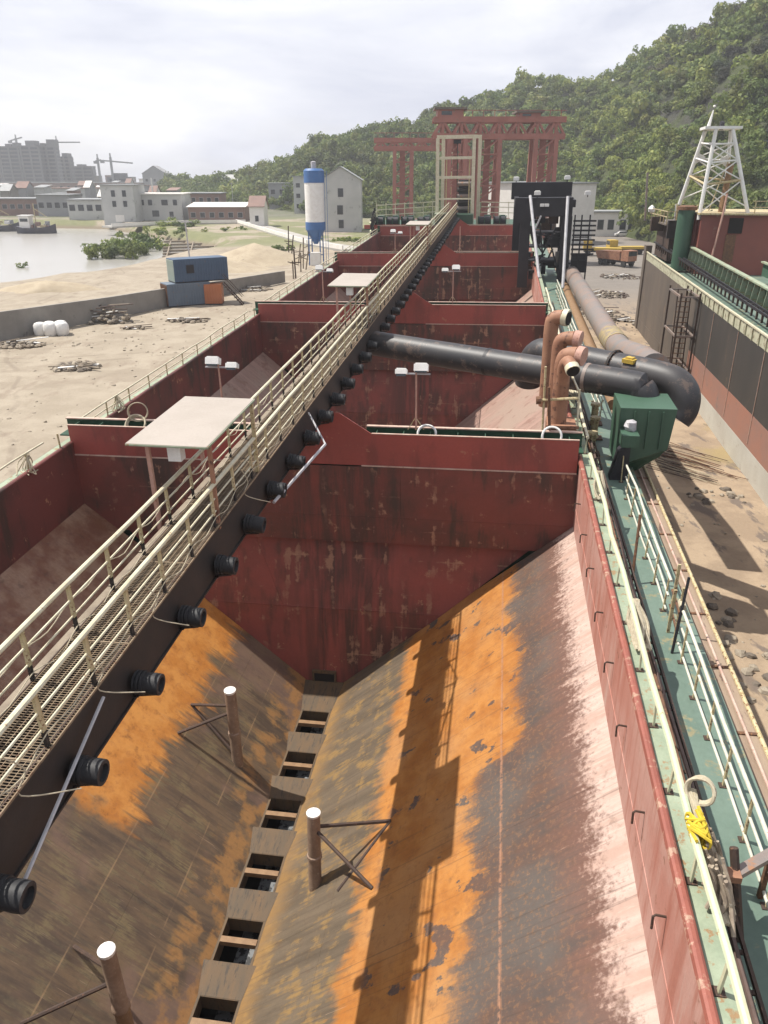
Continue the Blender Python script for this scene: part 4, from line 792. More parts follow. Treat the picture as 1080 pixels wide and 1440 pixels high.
for k in range(34): a_, b_ = rnd(8.1, 9.2), rnd(-.12, .12); RG.tube(arc([(3.50+b_, a_, -9.45+rnd(-.1, .05)), (3.60+b_, a_-rnd(.0, .2), -9.75), (3.58+b_*1.5+rnd(-.08, .08), a_-rnd(.1, .4), -10.05)], 4), rnd(.018, .04), 6)
single('worn_rags', RG, 'rags', 'faded brown rags stuffed behind the railing below the yellow rope', 'rags', (3.6, 8.9, -10.1), 'S')
# cable tray and hoses along the starboard deck
MAT['hullbrownc'] = weather('brown cable', (0.13, 0.085, 0.07), (0.09, 0.06, 0.05), None, 5, 0.7)
T = Thing('cable_tray', 'brown rusted cable tray on legs along the starboard deck', 'cable tray', (3.95, 3, DK), 'S')
for u in (3.66, 3.98): T.part('tray_rail', MB().beam((u, 3, -10.65), (u, 60, -10.65), 0.05, 0.09), 'darkrust')
rm = MB().beam((3.68, 0, -10.67), (3.96, 0, -10.67), 0.07, 0.03).mesh('rung', 'darkrust'); lm = MB().beam((3.82, 0, DK), (3.82, 0, -10.7), 0.06).mesh('leg', 'darkrust')
for i in range(95): T.inst('rung', rm, (0, 3.2+i*0.6, 0))
for i in range(24): T.inst('leg', lm, (0, 3.4+i*2.4, 0))
for k, (u, r, mt) in enumerate(((3.74, 0.05, 'rust'), (3.85, 0.045, 'hullbrownc'), (3.60, 0.04, 'rust'))):
    single('deck_cable', MB().tube([(u+0.03*math.sin(v*0.6+k), v, -10.58+0.02*math.sin(v*1.1+2*k)) for v in np.arange(3, 60, 1.2)], r, 6), mt, ('dark brown cable lying in the deck cable tray', 'black cable lying in the deck cable tray', 'reddish cable along the inner side of the deck cable tray')[k], 'cable', (u, 3, -10.6), 'S', 'cables in the tray', smooth=True)
def pole(label, a, b, r, mat, name='deck_pole', cat='pole'):
    return single(name, MB().tube([a, b], r, 7), mat, label, cat, a, 'S', smooth=True)
pole('rusty leaning rod standing on the deck near the first bulkhead', (4.05, 19.4, DK), (4.15, 20.0, -9.3), 0.04, 'rust')
pole('short dark rod beside the deck gate', (4.55, 16.2, DK), (4.78, 16.7, -9.35), 0.035, 'black')
pole('thick dark pole leaning at the lower right corner', (4.05, 6.6, DK), (4.40, 7.7, -9.55), 0.06, 'darkrust')
pole('dark davit pole leaning between the tray and the railing at lower right', (4.15, 8.6, DK), (4.0, 9.2, -9.9), 0.07, 'darkrust')
T = Thing('deck_gate', 'small rusty gate frame with tied stakes in the outer railing', 'gate', (4.70, 17.2, DK), 'S')
for u, v, z in ((4.70, 16.7, -9.7), (4.77, 17.7, -9.6), (4.62, 17.1, -10.0)): T.part('stake', MB().beam((u, v, DK), (u+0.04, v+0.08, z), 0.075, 0.05), 'creamold')
T.part('cross_bar', MB().beam((4.68, 16.6, -10.3), (4.74, 17.8, -10.35), 0.06, 0.04).beam((4.68, 16.6, -10.8), (4.74, 17.8, -10.8), 0.05, 0.04), 'rust')
T.part('lashing', MB().tube([(4.72, 16.55, -10.12), (4.75, 16.85, -10.12)], 0.09, 8), 'rope')
T = Thing('rail_bracket', 'rusty pinkish beam bracket reaching from the outer railing over the deck', 'bracket', (4.68, 9.44, -11.2), 'S')
T.part('arm', MB().beam((4.02, 9.0, -10.25), (4.70, 9.45, -10.2), 0.16, 0.10), 'greypipe'); T.part('end_plate', MB().box((3.98, 8.97, -10.23), (0.22, 0.20, 0.12)), 'ventorange'); T.part('leg', MB().beam((4.68, 9.44, DK), (4.68, 9.44, -10.2), 0.08), 'rust')
T = Thing('mooring_bollard', 'black and green fairlead bollard beside the green tank', 'bollard', (4.6, 27.4, DK), 'S')
T.part('body', MB().plate([(4.2, 27.0, -11.8), (4.95, 27.0, -11.8), (4.95, 27.0, -9.7), (4.55, 27.0, -10.1)], 0.5), 'black'); T.part('head', MB().lohi((4.6, 26.95, -9.9), (5.2, 27.7, -9.45)), 'green'); T.part('cap', MB().rock((4.95, 27.6, -9.3), 0.3, 0.8), 'greybar')
for k, (u, v) in enumerate(((4.2, 31.5), (4.4, 33.4), (3.9, 29.6))):
    T = Thing('deck_bollard', ('rusty bollard pair under the black pipes, nearest', 'rusty bollard under the black pipes, farther', 'small bollard between vents and tank')[k], 'bollard', (u, v, DK), 'S', 'bollards on the starboard deck')
    T.part('post', MB().lathe([(0.22, 0), (0.2, 0.1), (0.15, 0.15), (0.15, 0.8), (0.22, 0.85), (0.2, 0.95)], (u, v, DK), 12), 'creamold', smooth=True); T.part('base', MB().box((u, v, DK+0.03), (0.7, 0.5, 0.06)), 'rust')
# ------------------------------------------------------------------ forward: black dredge gantry on the starboard deck
T = Thing('dredge_gantry', 'black steel gantry with pale struts on the starboard forward deck', 'gantry', (3.5, 74, DK), 'S')
T.part('front_beam', MB().lohi((1.0, 73.6, -5.7), (6.0, 74.4, -4.15)), 'black'); T.part('front_beam', MB().plate([(1.0, 73.6, -5.7), (2.0, 73.6, -6.6), (2.0, 73.6, -5.7)], 0.8), 'black')
for u in (2.0, 5.6): T.part('column', MB().lohi((u-0.45, 73.7, -11.8), (u+0.45, 74.3, -5.7)), 'black')
T.part('rear_beam', MB().lohi((0.7, 81, -4.7), (6.4, 81.8, -3.2)), 'black')
for u in (1.5, 6.0): T.part('column', MB().lohi((u-0.5, 81.1, -11.8), (u+0.5, 81.7, -4.7)), 'black')
for u in (1.2, 6.1): T.part('side_beam', MB().lohi((u-0.2, 74.4, -5.0), (u+0.2, 81, -4.4)), 'black')
for a, b in (((2.25, 72.9, -3.95), (3.25, 68.0, -10.1)), ((5.45, 72.9, -4.05), (5.3, 68.5, -11.0))): T.part('strut', MB().tube([a, b], 0.13, 8), 'greybar', smooth=True)
for z in (-7.2, -8.4, -9.6): T.part('platform', MB().lohi((2.4, 74.4, z), (5.2, 76.4, z+0.12)), 'black')
for k in range(34): T.part('machinery', MB().box((rnd(2.4, 5.2), rnd(74.5, 80), rnd(-11.2, -5.8)), (rnd(.25, 1.1), rnd(.2, .7), rnd(.25, 1.3))), random.choice(['black', 'black', 'black', 'darkrust', 'girder', 'girder', 'greypipe']))
for k in range(10): T.part('brace', MB().beam((rnd(2.2, 5.4), 74.2, rnd(-11, -6)), (rnd(2.2, 5.4), 74.2, rnd(-11, -6)), .14), 'black')
for k in range(8): T.part('side_grille', MB().lohi((6.2, 74.15+k*.02, -9.0+k*.4), (8.2, 74.3, -8.85+k*.4)), 'black')
for k in range(6):
    T.part('side_ladder_rung', MB().lohi((6.3, 74, -11.5+k*1.0), (7.6, 74.1, -11.42+k*1.0)), 'black')
for u in (6.3, 6.9, 7.6): T.part('side_ladder_post', MB().lohi((u-0.06, 74, -11.8), (u+0.06, 74.1, -5.6)), 'black')
T.part('ladder_guard', MB().lohi((6.3, 74.2, -10.5), (7.7, 74.5, -8.9)), 'black')
for u, v, z in ((1.1, 81.4, -3.05), (5.9, 81.4, -3.0), (2.9, 74, -3.95), (7.8, 80, -4.3)):
    h = T.part('lamp_housing', MB().box((u, v, z+0.15), (0.55, 0.4, 0.28)).box((u, v, z+0.32), (0.4, 0.3, 0.08)), 'white'); T.part('lamp_stem', MB().lohi((u-0.04, v-0.04, z-0.2), (u+0.04, v+0.04, z)), 'black', h)
for u in (3.35, 3.75):
    T.part('hung_lamp', MB().box((u, 73.4, -4.75), (0.36, 0.25, 0.22)), 'white')
T.part('tilted_chute', MB().beam((2.9, 73.2, -6.6), (3.3, 73.2, -5.6), 0.35, 0.12), 'greybar')
# bow frame, winches and railing
T = Thing('bow_gallows', 'cream painted upright gallows with cross bars on the bow', 'gallows', (-6.4, 109.5, -9.7), 'S')
for u, v in ((-8.7, 109), (-4.05, 109), (-8.2, 112), (-3.4, 112)): T.part('column', MB().beam((u, v, -9.7), (u, v, 1.0), 0.42, 0.35), 'cream')
for v, u0, u1 in ((109, -8.8, -3.7), (112, -8.3, -3.2)): T.part('head_beam', MB().lohi((u0, v-0.2, 0.95), (u1, v+0.2, 1.35)), 'cream')
for z in (-1.3, -3.6, -6.2): T.part('cross_bar', MB().beam((-8.7, 109, z), (-4.1, 109, z), 0.25, 0.32 if z > -5 else 0.18), 'cream')
for u in (-7.6, -4.6): T.part('guide_rail', MB().beam((u, 110, -9.7), (u, 110, -1.4), 0.15), 'creamold')
T.part('block', MB().box((-6.2, 109.2, 0.6), (0.9, 0.6, 0.5)), 'black'); T.part('hook_wire', MB().tube([(-6.2, 109.3, 0.4), (-6.1, 109.5, -8)], 0.05, 5), 'black')
T.part('drum_rack', MB().lohi((-6.0, 110.5, -8.6), (-4.5, 112, -4.0)), 'black')
for k in range(6): T.part('drum', MB().tube([(-6.1, 110.4, -8.2+k*0.75), (-4.4, 110.4, -8.2+k*0.75)], 0.28, 10), 'greypipe' if k % 2 else 'girder', smooth=True)
T = Thing('winch_house', 'green steel winch house at the foot of the bow frame', 'winch house', (-6, 108, -9.7), 'S')
T.part('shell', MB().lohi((-8.8, 107.2, -9.7), (-3.9, 109.6, -8.0)), 'green'); T.part('roof', MB().lohi((-8.9, 107.1, -8.0), (-6.4, 109.0, -7.85)), 'flange')
WN = ['at the far port end', 'second from the port end', 'in the middle of the port row', 'just left of the cream gallows', 'just right of the green winch house', 'beside the black gantry']
for k in range(6):
    u = (-16.6, -14.6, -12.6, -10.4, -2.4, -0.4)[k]
    T = Thing('deck_winch', 'dark green winch on the bow, '+WN[k], 'winch', (u, 109, -9.7), 'S', 'winches on the bow')
    h = rnd(0.9, 1.9)
    T.part('drum', MB().tube([(u-0.75, 109, -8.9), (u+0.75, 109, -8.9)], 0.55, 12), 'black', smooth=True)
    for q in (-.8, 0, .8): T.part('cheek', MB().lohi((u+q-.06, 108.4, -9.7), (u+q+.06, 109.6, -8.2-rnd(0, .3))), 'darkgreen')
    T.part('gearbox', MB().box((u+.3, 109.8, -8.9), (.8, .7, 1.3)), 'green')
railing('bow_railing', 'cream bow railing stretching to both sides behind the winches', 0, 0, 0.1, 0, 0, (), 'cream', 'cream', 2) if False else None
T = Thing('bow_railing', 'cream railing across the bow behind the winches', 'railing', (-6, 114, -9.7), 'S')
for z in (-6.9, -7.5, -8.2): T.part('rail', MB().beam((-17.5, 113.5, z-0.3), (-9, 114, z+0.1), 0.09).beam((-3, 114, z), (5, 113.5, z-0.2), 0.09), 'cream')
for k in range(18):
    u = -17.5+k*1.3
    if u < -8.8 or u > -3.2: T.part('post', MB().beam((u, 113.8, -9.7), (u, 113.8, -6.9), 0.09), 'cream')
T = Thing('bow_side_frame', 'dark stepped frame at the port bow corner', 'frame', (-17, 106, DK), 'S')
for k in range(5): T.part('upright', MB().beam((-16.6-0.1*k, 103+k*1.4, DK), (-16.6-0.1*k, 103+k*1.4, -8.2+0.25*k), 0.22), 'black')
for z in (-8.6, -9.6): T.part('rail', MB().beam((-16.6, 102, z), (-17.1, 110, z+0.8), 0.16), 'palegreenrail')
# ------------------------------------------------------------------ neighbour ship (frame N)
NB = Thing('neighbour_ship', 'black hulled ship with orange and white boot-top lying at the right', 'ship', (14, 50, -16.5), 'N')
MAT['hullblack'] = weather('black hull paint', (0.050, 0.046, 0.042), (0.070, 0.060, 0.052), (0.12, 0.085, 0.06), 0.35, 0.6, rustamt=0.63, stretch=(1, 1, 0.4))
MAT['hullbrown'] = weather('grey brown hull', (0.15, 0.12, 0.095), (0.11, 0.09, 0.075), (0.20, 0.14, 0.10), 0.4, 0.7, rustamt=0.6, stretch=(1, 1, 0.3))
MAT['hullorange'] = weather('faded boot-top', (0.36, 0.17, 0.12), (0.30, 0.17, 0.135), (0.22, 0.16, 0.135), 0.35, 0.65, rustamt=0.6)
MAT['hullwhite'] = weather('chalky white boot-top', (0.52, 0.50, 0.44), (0.46, 0.43, 0.37), (0.34, 0.28, 0.22), 0.4, 0.75, rustamt=0.63)
MAT['nred'] = weather('dull red deckhouse', (0.24, 0.075, 0.055), (0.19, 0.062, 0.05), (0.24, 0.15, 0.11), 0.25, 0.6, rustamt=0.62)
MAT['peeling'] = weather('peeling cream bulwark', (0.52, 0.50, 0.36), (0.40, 0.40, 0.28), (0.22, 0.17, 0.11), 0.9, 0.7, rustamt=0.56)
U = 14.1
def ntop(v): return -8.1+0.016*max(0, v-46)
vs_ = [8, 20, 32, 44, 56, 66, 76, 86, 96]
for a, b in zip(vs_, vs_[1:]):
    mt = 'hullblack' if b <= 66 else 'hullbrown'
    ta, tb = ntop(a)-0.75, ntop(b)-0.75
    NB.part('hull_plate', MB().plate([(U, a, -12.6), (U, b, -12.6), (U, b, tb), (U, a, ta)][::-1], 0.1) if False else MB().plate([(U, b, -12.6), (U, a, -12.6), (U, a, ta), (U, b, tb)], 0.1), mt)
    NB.part('boot_top', MB().plate([(U-0.01, b, -14.55), (U-0.01, a, -14.55), (U-0.01, a, -12.61), (U-0.01, b, -12.61)], 0.1), 'hullorange' if b <= 66 else 'hullbrown')
    NB.part('bilge_plate', MB().plate([(U-0.02, b, -16.2), (U-0.02, a, -16.2), (U-0.02, a, -14.56), (U-0.02, b, -14.56)], 0.1), 'hullwhite' if b <= 66 else 'hullbrown')
    NB.part('keel_gap_dark', MB().plate([(U+0.35, b, -18), (U+0.35, a, -18), (U+0.35, a, -16.2), (U+0.35, b, -16.2)], 0.1), 'void')  # set-back strip, near-black to paint the shaded gap under the hull
    NB.part('bulwark_plate', MB().plate([(U, b, tb+0.01), (U, a, ta+0.01), (U, a, ntop(a)), (U, b, ntop(b))], 0.08), 'peeling')
    NB.part('bulwark_rail', MB().beam((U, a, ntop(a)+0.05), (U, b-0.02, ntop(b)+0.05), 0.14, 0.10), 'cream')
for v in (38, 46.5, 52.5, 59.5): NB.part('weld_streak', MB().lohi((U-0.05, v, -14.3), (U-0.015, v+0.05, ntop(v)-0.8)), 'paleline')
st = MB().lohi((-0.08, -0.03, -0.72), (-0.01, 0.03, 0)).mesh('bulwark_stay', 'peeling')
for i in range(30): NB.inst('bulwark_stay', st, (U, 24+i*1.5, ntop(24+i*1.5)))
NB.part('hull_end', MB().lohi((U, 95.9, -17), (30, 96, -8)), 'hullbrown'); NB.part('stem_post', MB().lohi((U-0.15, 94.6, -17), (U+0.5, 96.1, -6.6)), 'hullbrown')
NB.part('deck', MB().plate([(U+0.1, 8, -9.0), (40, 8, -9.0), (40, 96, -7.6), (U+0.1, 96, -7.6)], 0.1), 'deck')
def ncoam(v): return -6.35+0.026*(v-50)
T = Thing('side_conveyor', 'dark rail track on short legs along the neighbour ship\'s edge', 'track', (14.8, 50, -8.6), 'N')
for u in (14.65, 15.05): T.part('rail', MB().beam((u, 30, ncoam(30)-0.95), (u, 94, ncoam(94)-0.95), 0.10, 0.16), 'black')
lg = MB().beam((14.65, 0, -1.5), (14.65, 0, -0.9), 0.12).beam((14.65, 0, -1.0), (15.05, 0, -1.0), 0.1).mesh('sleeper', 'darkrust')
for i in range(52): T.inst('sleeper', lg, (0, 31+i*1.2, ncoam(31+i*1.2)))
T = Thing('green_coaming', 'green hatch coaming with upright brackets on the neighbour ship', 'coaming', (15.7, 50, -8.6), 'N')
T.part('top_flange', MB().beam((15.75, 30, ncoam(30)), (15.75, 94, ncoam(94)), 0.40, 0.10), 'flange'); T.part('web', MB().beam((15.95, 30, ncoam(30)-0.75), (15.95, 94, ncoam(94)-0.75), 0.06, 1.3), 'green')
bk = MB().plate([(15.92, 0, -0.06), (15.92, 0, -1.4), (15.45, 0, -1.4), (15.6, 0, -0.06)], 0.05).mesh('bracket', 'flange')
for i in range(42): T.inst('bracket', bk, (0, 31+i*1.5, ncoam(31+i*1.5)))
T = Thing('inner_coaming', 'second green hatch rail further inboard on the neighbour ship', 'coaming', (20.5, 60, -8.6), 'N')
T.part('flange', MB().beam((20.6, 40, -6.9), (20.2, 72, -6.2), 0.3, 0.12), 'flange'); T.part('web', MB().beam((20.7, 40, -7.5), (20.3, 72, -6.8), 0.06, 1.0), 'green')
for i in range(14): T.part('bracket', MB().lohi((20.3, 41+i*2.2, -7.6), (20.6, 41.06+i*2.2, -6.9)), 'green')
single('hold_lining', MB().lohi((17.0, 30, -8.4), (40, 74, -8.0)), 'deck', 'pale green deck between the coamings of the neighbour ship', 'deck', (25, 50, -8.6), 'N')
T = Thing('deckhouse', 'dull red steel deckhouse wall on the neighbour ship', 'deckhouse', (24, 80, -7.8), 'N')
T.part('wall', MB().lohi((16.0, 78.0, -7.9), (40, 90, -2.75)), 'nred'); T.part('deck_edge', MB().lohi((15.7, 77.6, -2.75), (40, 90, -2.6)), 'creamold')
T.part('dark_opening', MB().lohi((18.4, 77.9, -4.3), (19.6, 78.0, -3.0)), 'void'); T.part('stain_plate', MB().lohi((18.3, 77.93, -6.8), (19.2, 77.99, -4.4)), 'rust')
for u, z in ((20.2, -1.6), (20.2, -2.1)): T.part('top_rail', MB().beam((u, 78, z), (40, 78, z), 0.08), 'creamold')
for k in range(9): T.part('top_post', MB().beam((20.4+k*1.6, 78, -2.6), (20.4+k*1.6, 78, -1.6), 0.08), 'creamold')
T.part('pink_pipe', MB().tube([(17.25, 77.5, -6.6), (17.65, 77.5, -2.6), (17.75, 77.6, -1.0)], 0.09, 8), 'postpink', smooth=True)
T = Thing('green_column', 'thick green capped column on the neighbour ship\'s deck', 'column', (14.9, 79.5, -7.7), 'N')
T.part('shaft', MB().lathe([(0.75, -7.7), (0.75, -2.4)], (14.9, 79.5, 0), 18), 'green', smooth=True); T.part('cap', MB().lathe([(0.9, -2.4), (0.9, -2.1), (0.5, -2.0)], (14.9, 79.5, 0), 18), 'rust', smooth=True)
T.part('side_post', MB().lathe([(0.45, -7.7), (0.45, -2.6)], (16.0, 80, 0), 12), 'nred', smooth=True)
# white lattice A-frame
T = Thing('lattice_mast', 'tall white A-frame lattice mast on the neighbour ship', 'mast', (17, 80, -2.6), 'N')
tL, tR = Vector((15.75, 80, 4.2)), Vector((17.95, 80, 4.2))
legs = [(tL+Vector((0, 1, 0)), Vector((14.6, 82, -2.0))), (tL+Vector((0.5, -1, 0)), Vector((15.85, 78.6, -3.2))), (tR+Vector((0, 1, 0)), Vector((18.8, 82.5, -2.6))), (tR+Vector((-0.3, -1, 0)), Vector((20.0, 78.6, -2.6)))]
for a, b in legs: T.part('leg', MB().tube([a, b], 0.17, 8), 'white', smooth=True)
T.part('head_beam', MB().box((16.85, 80, 4.35), (3.1, 2.4, 0.22)), 'white'); T.part('sheave', MB().tube([(16.7, 79.8, 4.55), (17.0, 79.8, 4.55)], 0.35, 12), 'black')
for f in (0.16, 0.36, 0.60):
    P = [lerp(a, b, f) for a, b in legs]
    for i, j in ((0, 2), (1, 3), (0, 1), (2, 3)): T.part('tie_bar', MB().tube([P[i], P[j]], 0.11 if f > .5 else 0.08, 6), 'white' if f < .5 else 'creamold', smooth=True)
for (i, j) in ((0, 2), (1, 3)):
    for f0, f1 in ((.16, .36), (.36, .60), (.60, .92)):
        T.part('cross_brace', MB().tube([lerp(*legs[i], f0), lerp(*legs[j], f1)], 0.06, 6), 'white', smooth=True); T.part('cross_brace', MB().tube([lerp(*legs[j], f0), lerp(*legs[i], f1)], 0.06, 6), 'white', smooth=True)
for a, b in legs[::2]:
    T.part('gusset', MB().plate([lerp(a, b, .28), lerp(a, b, .46), lerp(a, b, .36)+Vector((0.9 if a.x < 16.5 else -0.9, 0, 0.1))], 0.06), 'white')
T.part('masthead', MB().tube([tL+Vector((0, 0, 0.1)), tL+Vector((0.25, 0, 1.6))], 0.12, 7, [0.18, 0.05]), 'white'); T.part('lamp', MB().rock(tL+Vector((0.27, 0, 1.9)), 0.12), 'white')
T.part('rusty_column', MB().tube([(18.1, 80.5, -3), (18.3, 80.5, 1.5)], 0.28, 9), 'frametan', smooth=True); T.part('stay', MB().tube([(16.9, 80, -2.5), (18.0, 80, 2)], 0.05, 5), 'creamold')
# clutter on the bow of the neighbour ship
for k in range(18):
    u, v, z = rnd(13.8, 19.5), rnd(80, 92), rnd(-3.6, -2.2)
    m = MB()
    if k % 3 == 0: m.tube([(u, v, z-2), (u+rnd(-.3, .3), v, z+rnd(.2, .9))], 0.09, 6)
    elif k % 3 == 1: m.beam((u, v, z-0.5), (u+rnd(.6, 1.6), v, z+rnd(-.6, .3)), 0.12)
    else: m.box((u, v, z-0.8), (rnd(.5, 1.3), rnd(.5, 1), rnd(.6, 1.8)))
    ci = (k//3) % 6; single('deck_fitting', m, ['black', 'girder', 'green', 'creamold', 'darkrust', 'greybar'][ci], '%s %s in the clutter on the neighbour ship\'s bow' % (['black', 'grimy dark', 'green', 'cream', 'rust brown', 'pale grey'][ci], ['upright stub', 'slanting bar', 'squat box'][k % 3]), 'fitting', (u, v, z-2), 'N', 'clutter on the neighbour bow')
T = Thing('bow_platform', 'weathered railed platform with a white lamp at the neighbour ship\'s bow', 'platform', (14.6, 92, -7.0), 'N')
T.part('floor', MB().lohi((14.0, 84, -4.0), (17.5, 95, -3.85)), 'hullbrown'); T.part('under_box', MB().lohi((14.8, 86, -7.5), (16.8, 94, -4.0)), 'darkrust')
for z in (-2.7, -3.2): T.part('rail', MB().beam((14.0, 84, z), (14.0, 95, z), 0.07).beam((14.0, 84, z), (17.5, 84, z), 0.07), 'creamold')
for v in range(84, 96, 2): T.part('post', MB().beam((14.0, v, -3.9), (14.0, v, -2.7), 0.08), 'creamold')
T.part('lamp', MB().rock((13.9, 94, -2.75), 0.42, 1.0), 'white'); T.part('leaning_mast', MB().beam((13.5, 95, -4), (13.2, 95.5, 0.9), 0.2), 'greypipe')
# scaffold stairs against the hull
T = Thing('scaffold_ladder', 'brown scaffold stair tower standing against the neighbour ship\'s side', 'scaffold', (13.2, 66, -16.4), 'N')
for u in (12.5, 13.9):
    for v in (64.0, 69.0): T.part('upright', MB().beam((u, v, -16.4), (u, v, -7.9), 0.13), 'darkrust')
for z in (-8.2, -11.2, -13.9):
    T.part('landing_frame', MB().beam((12.5, 64, z), (12.5, 69, z), 0.14).beam((13.9, 64, z), (13.9, 69, z), 0.12).beam((12.5, 64, z), (13.9, 64, z), 0.12).beam((12.5, 69, z), (13.9, 69, z), 0.12), 'greypipe' if z > -15 else 'darkrust')
for k in range(20): T.part('rung', MB().beam((12.7, 65.0+0.06*k, -16.0+k*0.4), (13.6, 65.0+0.06*k, -16.0+k*0.4), 0.06), 'rust')
for s_ in (12.65, 13.65): T.part('ladder_rail', MB().beam((s_, 65, -16.3), (s_, 66.3, -7.9), 0.09), 'darkrust')
# ------------------------------------------------------------------ berth: rebar, debris, vehicles, shed
def gp(px, py, z): return at('W', px, py, 2, z)
c = gp(945, 650, 0); T = Thing('rod_pile', 'spread pile of thin steel rods on the sand below the green tank', 'rod pile', (c.x, c.y, 0.03))
for k in range(46):
    a = RAD(rnd(-62, -40)); l = rnd(2.5, 6); x, y = c.x+rnd(-1.9, 1.9), c.y+rnd(-2.4, 2.4)
    T.part('rod', MB().beam((x-math.cos(a)*l/2, y-math.sin(a)*l/2, 0.08+rnd(0, .12)), (x+math.cos(a)*l/2, y+math.sin(a)*l/2, 0.08+rnd(0, .12)), 0.03), random.choice(['rust', 'darkrust', 'rope']))
def heap(name, label, cat, p, rx, ry, hgt, n, mats, planks=0):
    T = Thing(name, label, cat, p); m = {}
    for k in range(n):
        a, r = rnd(0, 6.28), math.sqrt(random.random()); x, y = p[0]+math.cos(a)*r*rx, p[1]+math.sin(a)*r*ry
        m.setdefault(random.choice(mats), MB()).rock((x, y, p[2]+hgt*(1-r)*rnd(.2, 1)+0.05), rnd(.10, .34)*(1 if rx > 1.5 else .6), .6)
    for mt, b in m.items(): o = T.part('rubble', b, mt); o['kind'] = 'stuff'
    for k in range(planks):
        a = rnd(-.5, .6); x, y = p[0]+rnd(-.6, .6)*rx, p[1]+rnd(-.6, .6)*ry; l = rnd(1, 3.6); z = p[2]+rnd(.15, hgt*.8)
        T.part('plank', MB().beam((x-l/2*math.cos(a), y-l/2*math.sin(a), z), (x+l/2*math.cos(a), y+l/2*math.sin(a), z+rnd(-.25, .35)), rnd(.12, .3), .06), random.choice(['wood', 'darkrust', 'white', 'wood']))
MAT['rubble'] = weather('pale rubble', (0.36, 0.31, 0.24), (0.27, 0.225, 0.17), (0.15, 0.12, 0.09), 3, 0.9)
MAT['rubbledark'] = weather('dark rubble', (0.12, 0.10, 0.08), (0.17, 0.14, 0.11), None, 3, 0.9)
p = gp(900, 690, 0)
for k, q in enumerate(((1010, 700), (1035, 930), (985, 860), (1050, 1000))):
    p = gp(*q, 0.0); heap('gravel_patch', ('low stones on the sand beside the neighbour hull', 'scattered stones on the berth near the right edge', 'small stones on the sand beside the ship\'s shadow', 'few stones at the right edge above the railing')[k], 'stones', (p.x, p.y, 0.0), 1.6, 1.6, .06, 22, ['rubble', 'rubbledark'])
for k, q in enumerate(((850, 415), (872, 390), (860, 450), (835, 440))):
    p = gp(*q, 0.0); heap('scrap_heap', ('dark scrap heap on the grey berth beyond the pipe', 'farther scrap heap before the dump truck', 'scrap heap beside the neighbour\'s scaffold', 'dark scrap beside the long grey pipe')[k], 'scrap', (p.x, p.y, 0.0), 3.6, 4.5, .5, 90, ['rubbledark', 'rubble', 'darkrust'], 10)
MAT['roofgrey'] = weather('grey sheet roof', (0.30, 0.31, 0.31), (0.24, 0.25, 0.25), (0.2, 0.18, 0.15), 0.4, 0.6)
MAT['wallwhite'] = weather('whitewashed wall', (0.80, 0.77, 0.72), (0.72, 0.69, 0.64), (0.40, 0.37, 0.33), 0.5, 0.85, rustamt=0.64)
def house(name, label, cat, px0, px1, py, z, hgt, depth, wall, roof, wins, kind='flat', fr_az=0.0, group=None, doors=()):
    """front face between two base pixels on ground z; local x along the front"""
    a, b = gp(px0, py, z), gp(px1, py, z); b = Vector((b.x, a.y+(b.x-a.x)*fr_az, z)); T = Thing(name, label, cat, (a+b)/2, 'W', group)
    d = (b-a); L_ = d.length; d.normalize(); n = Vector((-d.y, d.x, 0)); up = Vector((0, 0, 1))
    def P(x, y, zz): return a+d*x+n*y+up*zz
    def bx(x0, x1, y0, y1, z0, z1):
        q = [P(x, y, zz) for zz in (z0, z1) for y in (y0, y1) for x in (x0, x1)]
        return MB().add(q, [(0, 2, 3, 1), (4, 5, 7, 6), (0, 1, 5, 4), (2, 6, 7, 3), (0, 4, 6, 2), (1, 3, 7, 5)])
    wl = T.part('wall', bx(0, L_, 0, depth, -1.5, hgt), wall)
    if kind == 'flat': T.part('roof', bx(-.4, L_+.4, -.5, depth+.4, hgt, hgt+.35), roof)
    elif kind == 'shed': T.part('roof', MB().plate([P(-.5, -.8, hgt+.1), P(L_+.5, -.8, hgt+.1), P(L_+.5, depth+.5, hgt+1.2), P(-.5, depth+.5, hgt+1.2)], .15), roof)
    elif kind == 'gable':   # ridge along the front
        m = MB().plate([P(-.4, -.6, hgt-.1), P(L_+.4, -.6, hgt-.1), P(L_+.4, depth/2, hgt+depth*.32), P(-.4, depth/2, hgt+depth*.32)], .18).plate([P(-.4, depth/2, hgt+depth*.32), P(L_+.4, depth/2, hgt+depth*.32), P(L_+.4, depth+.6, hgt-.1), P(-.4, depth+.6, hgt-.1)], .18)
        T.part('roof', m, roof)
        for x in (0, L_): T.part('gable_end', MB().plate([P(x, 0, hgt), P(x, depth, hgt), P(x, depth/2, hgt+depth*.3)], .2), wall, wl)
    elif kind == 'front':   # gable faces the viewer
        T.part('roof', MB().plate([P(-.4, -.4, hgt-.1), P(L_/2, -.4, hgt+L_*.30), P(L_/2, depth, hgt+L_*.30), P(-.4, depth, hgt-.1)][::-1], .15).plate([P(L_/2, -.4, hgt+L_*.30), P(L_+.4, -.4, hgt-.1), P(L_+.4, depth, hgt-.1), P(L_/2, depth, hgt+L_*.30)][::-1], .15), roof)
        T.part('gable_end', MB().plate([P(0, -.01, hgt), P(L_, -.01, hgt), P(L_/2, -.01, hgt+L_*.29)], .2), wall, wl)
    for (x, zz, ww, hh) in wins:
        f = T.part('window', bx(x*L_-ww/2-.1, x*L_+ww/2+.1, -.06, -.01, zz-.1, zz+hh+.1), 'greybar'); T.part('pane', bx(x*L_-ww/2, x*L_+ww/2, -.09, -.065, zz, zz+hh), 'glass', f)
    for (x, ww, hh, mt) in doors: T.part('door', bx(x*L_-ww/2, x*L_+ww/2, -.07, -.02, 0, hh), mt)
    return T, P, bx, L_
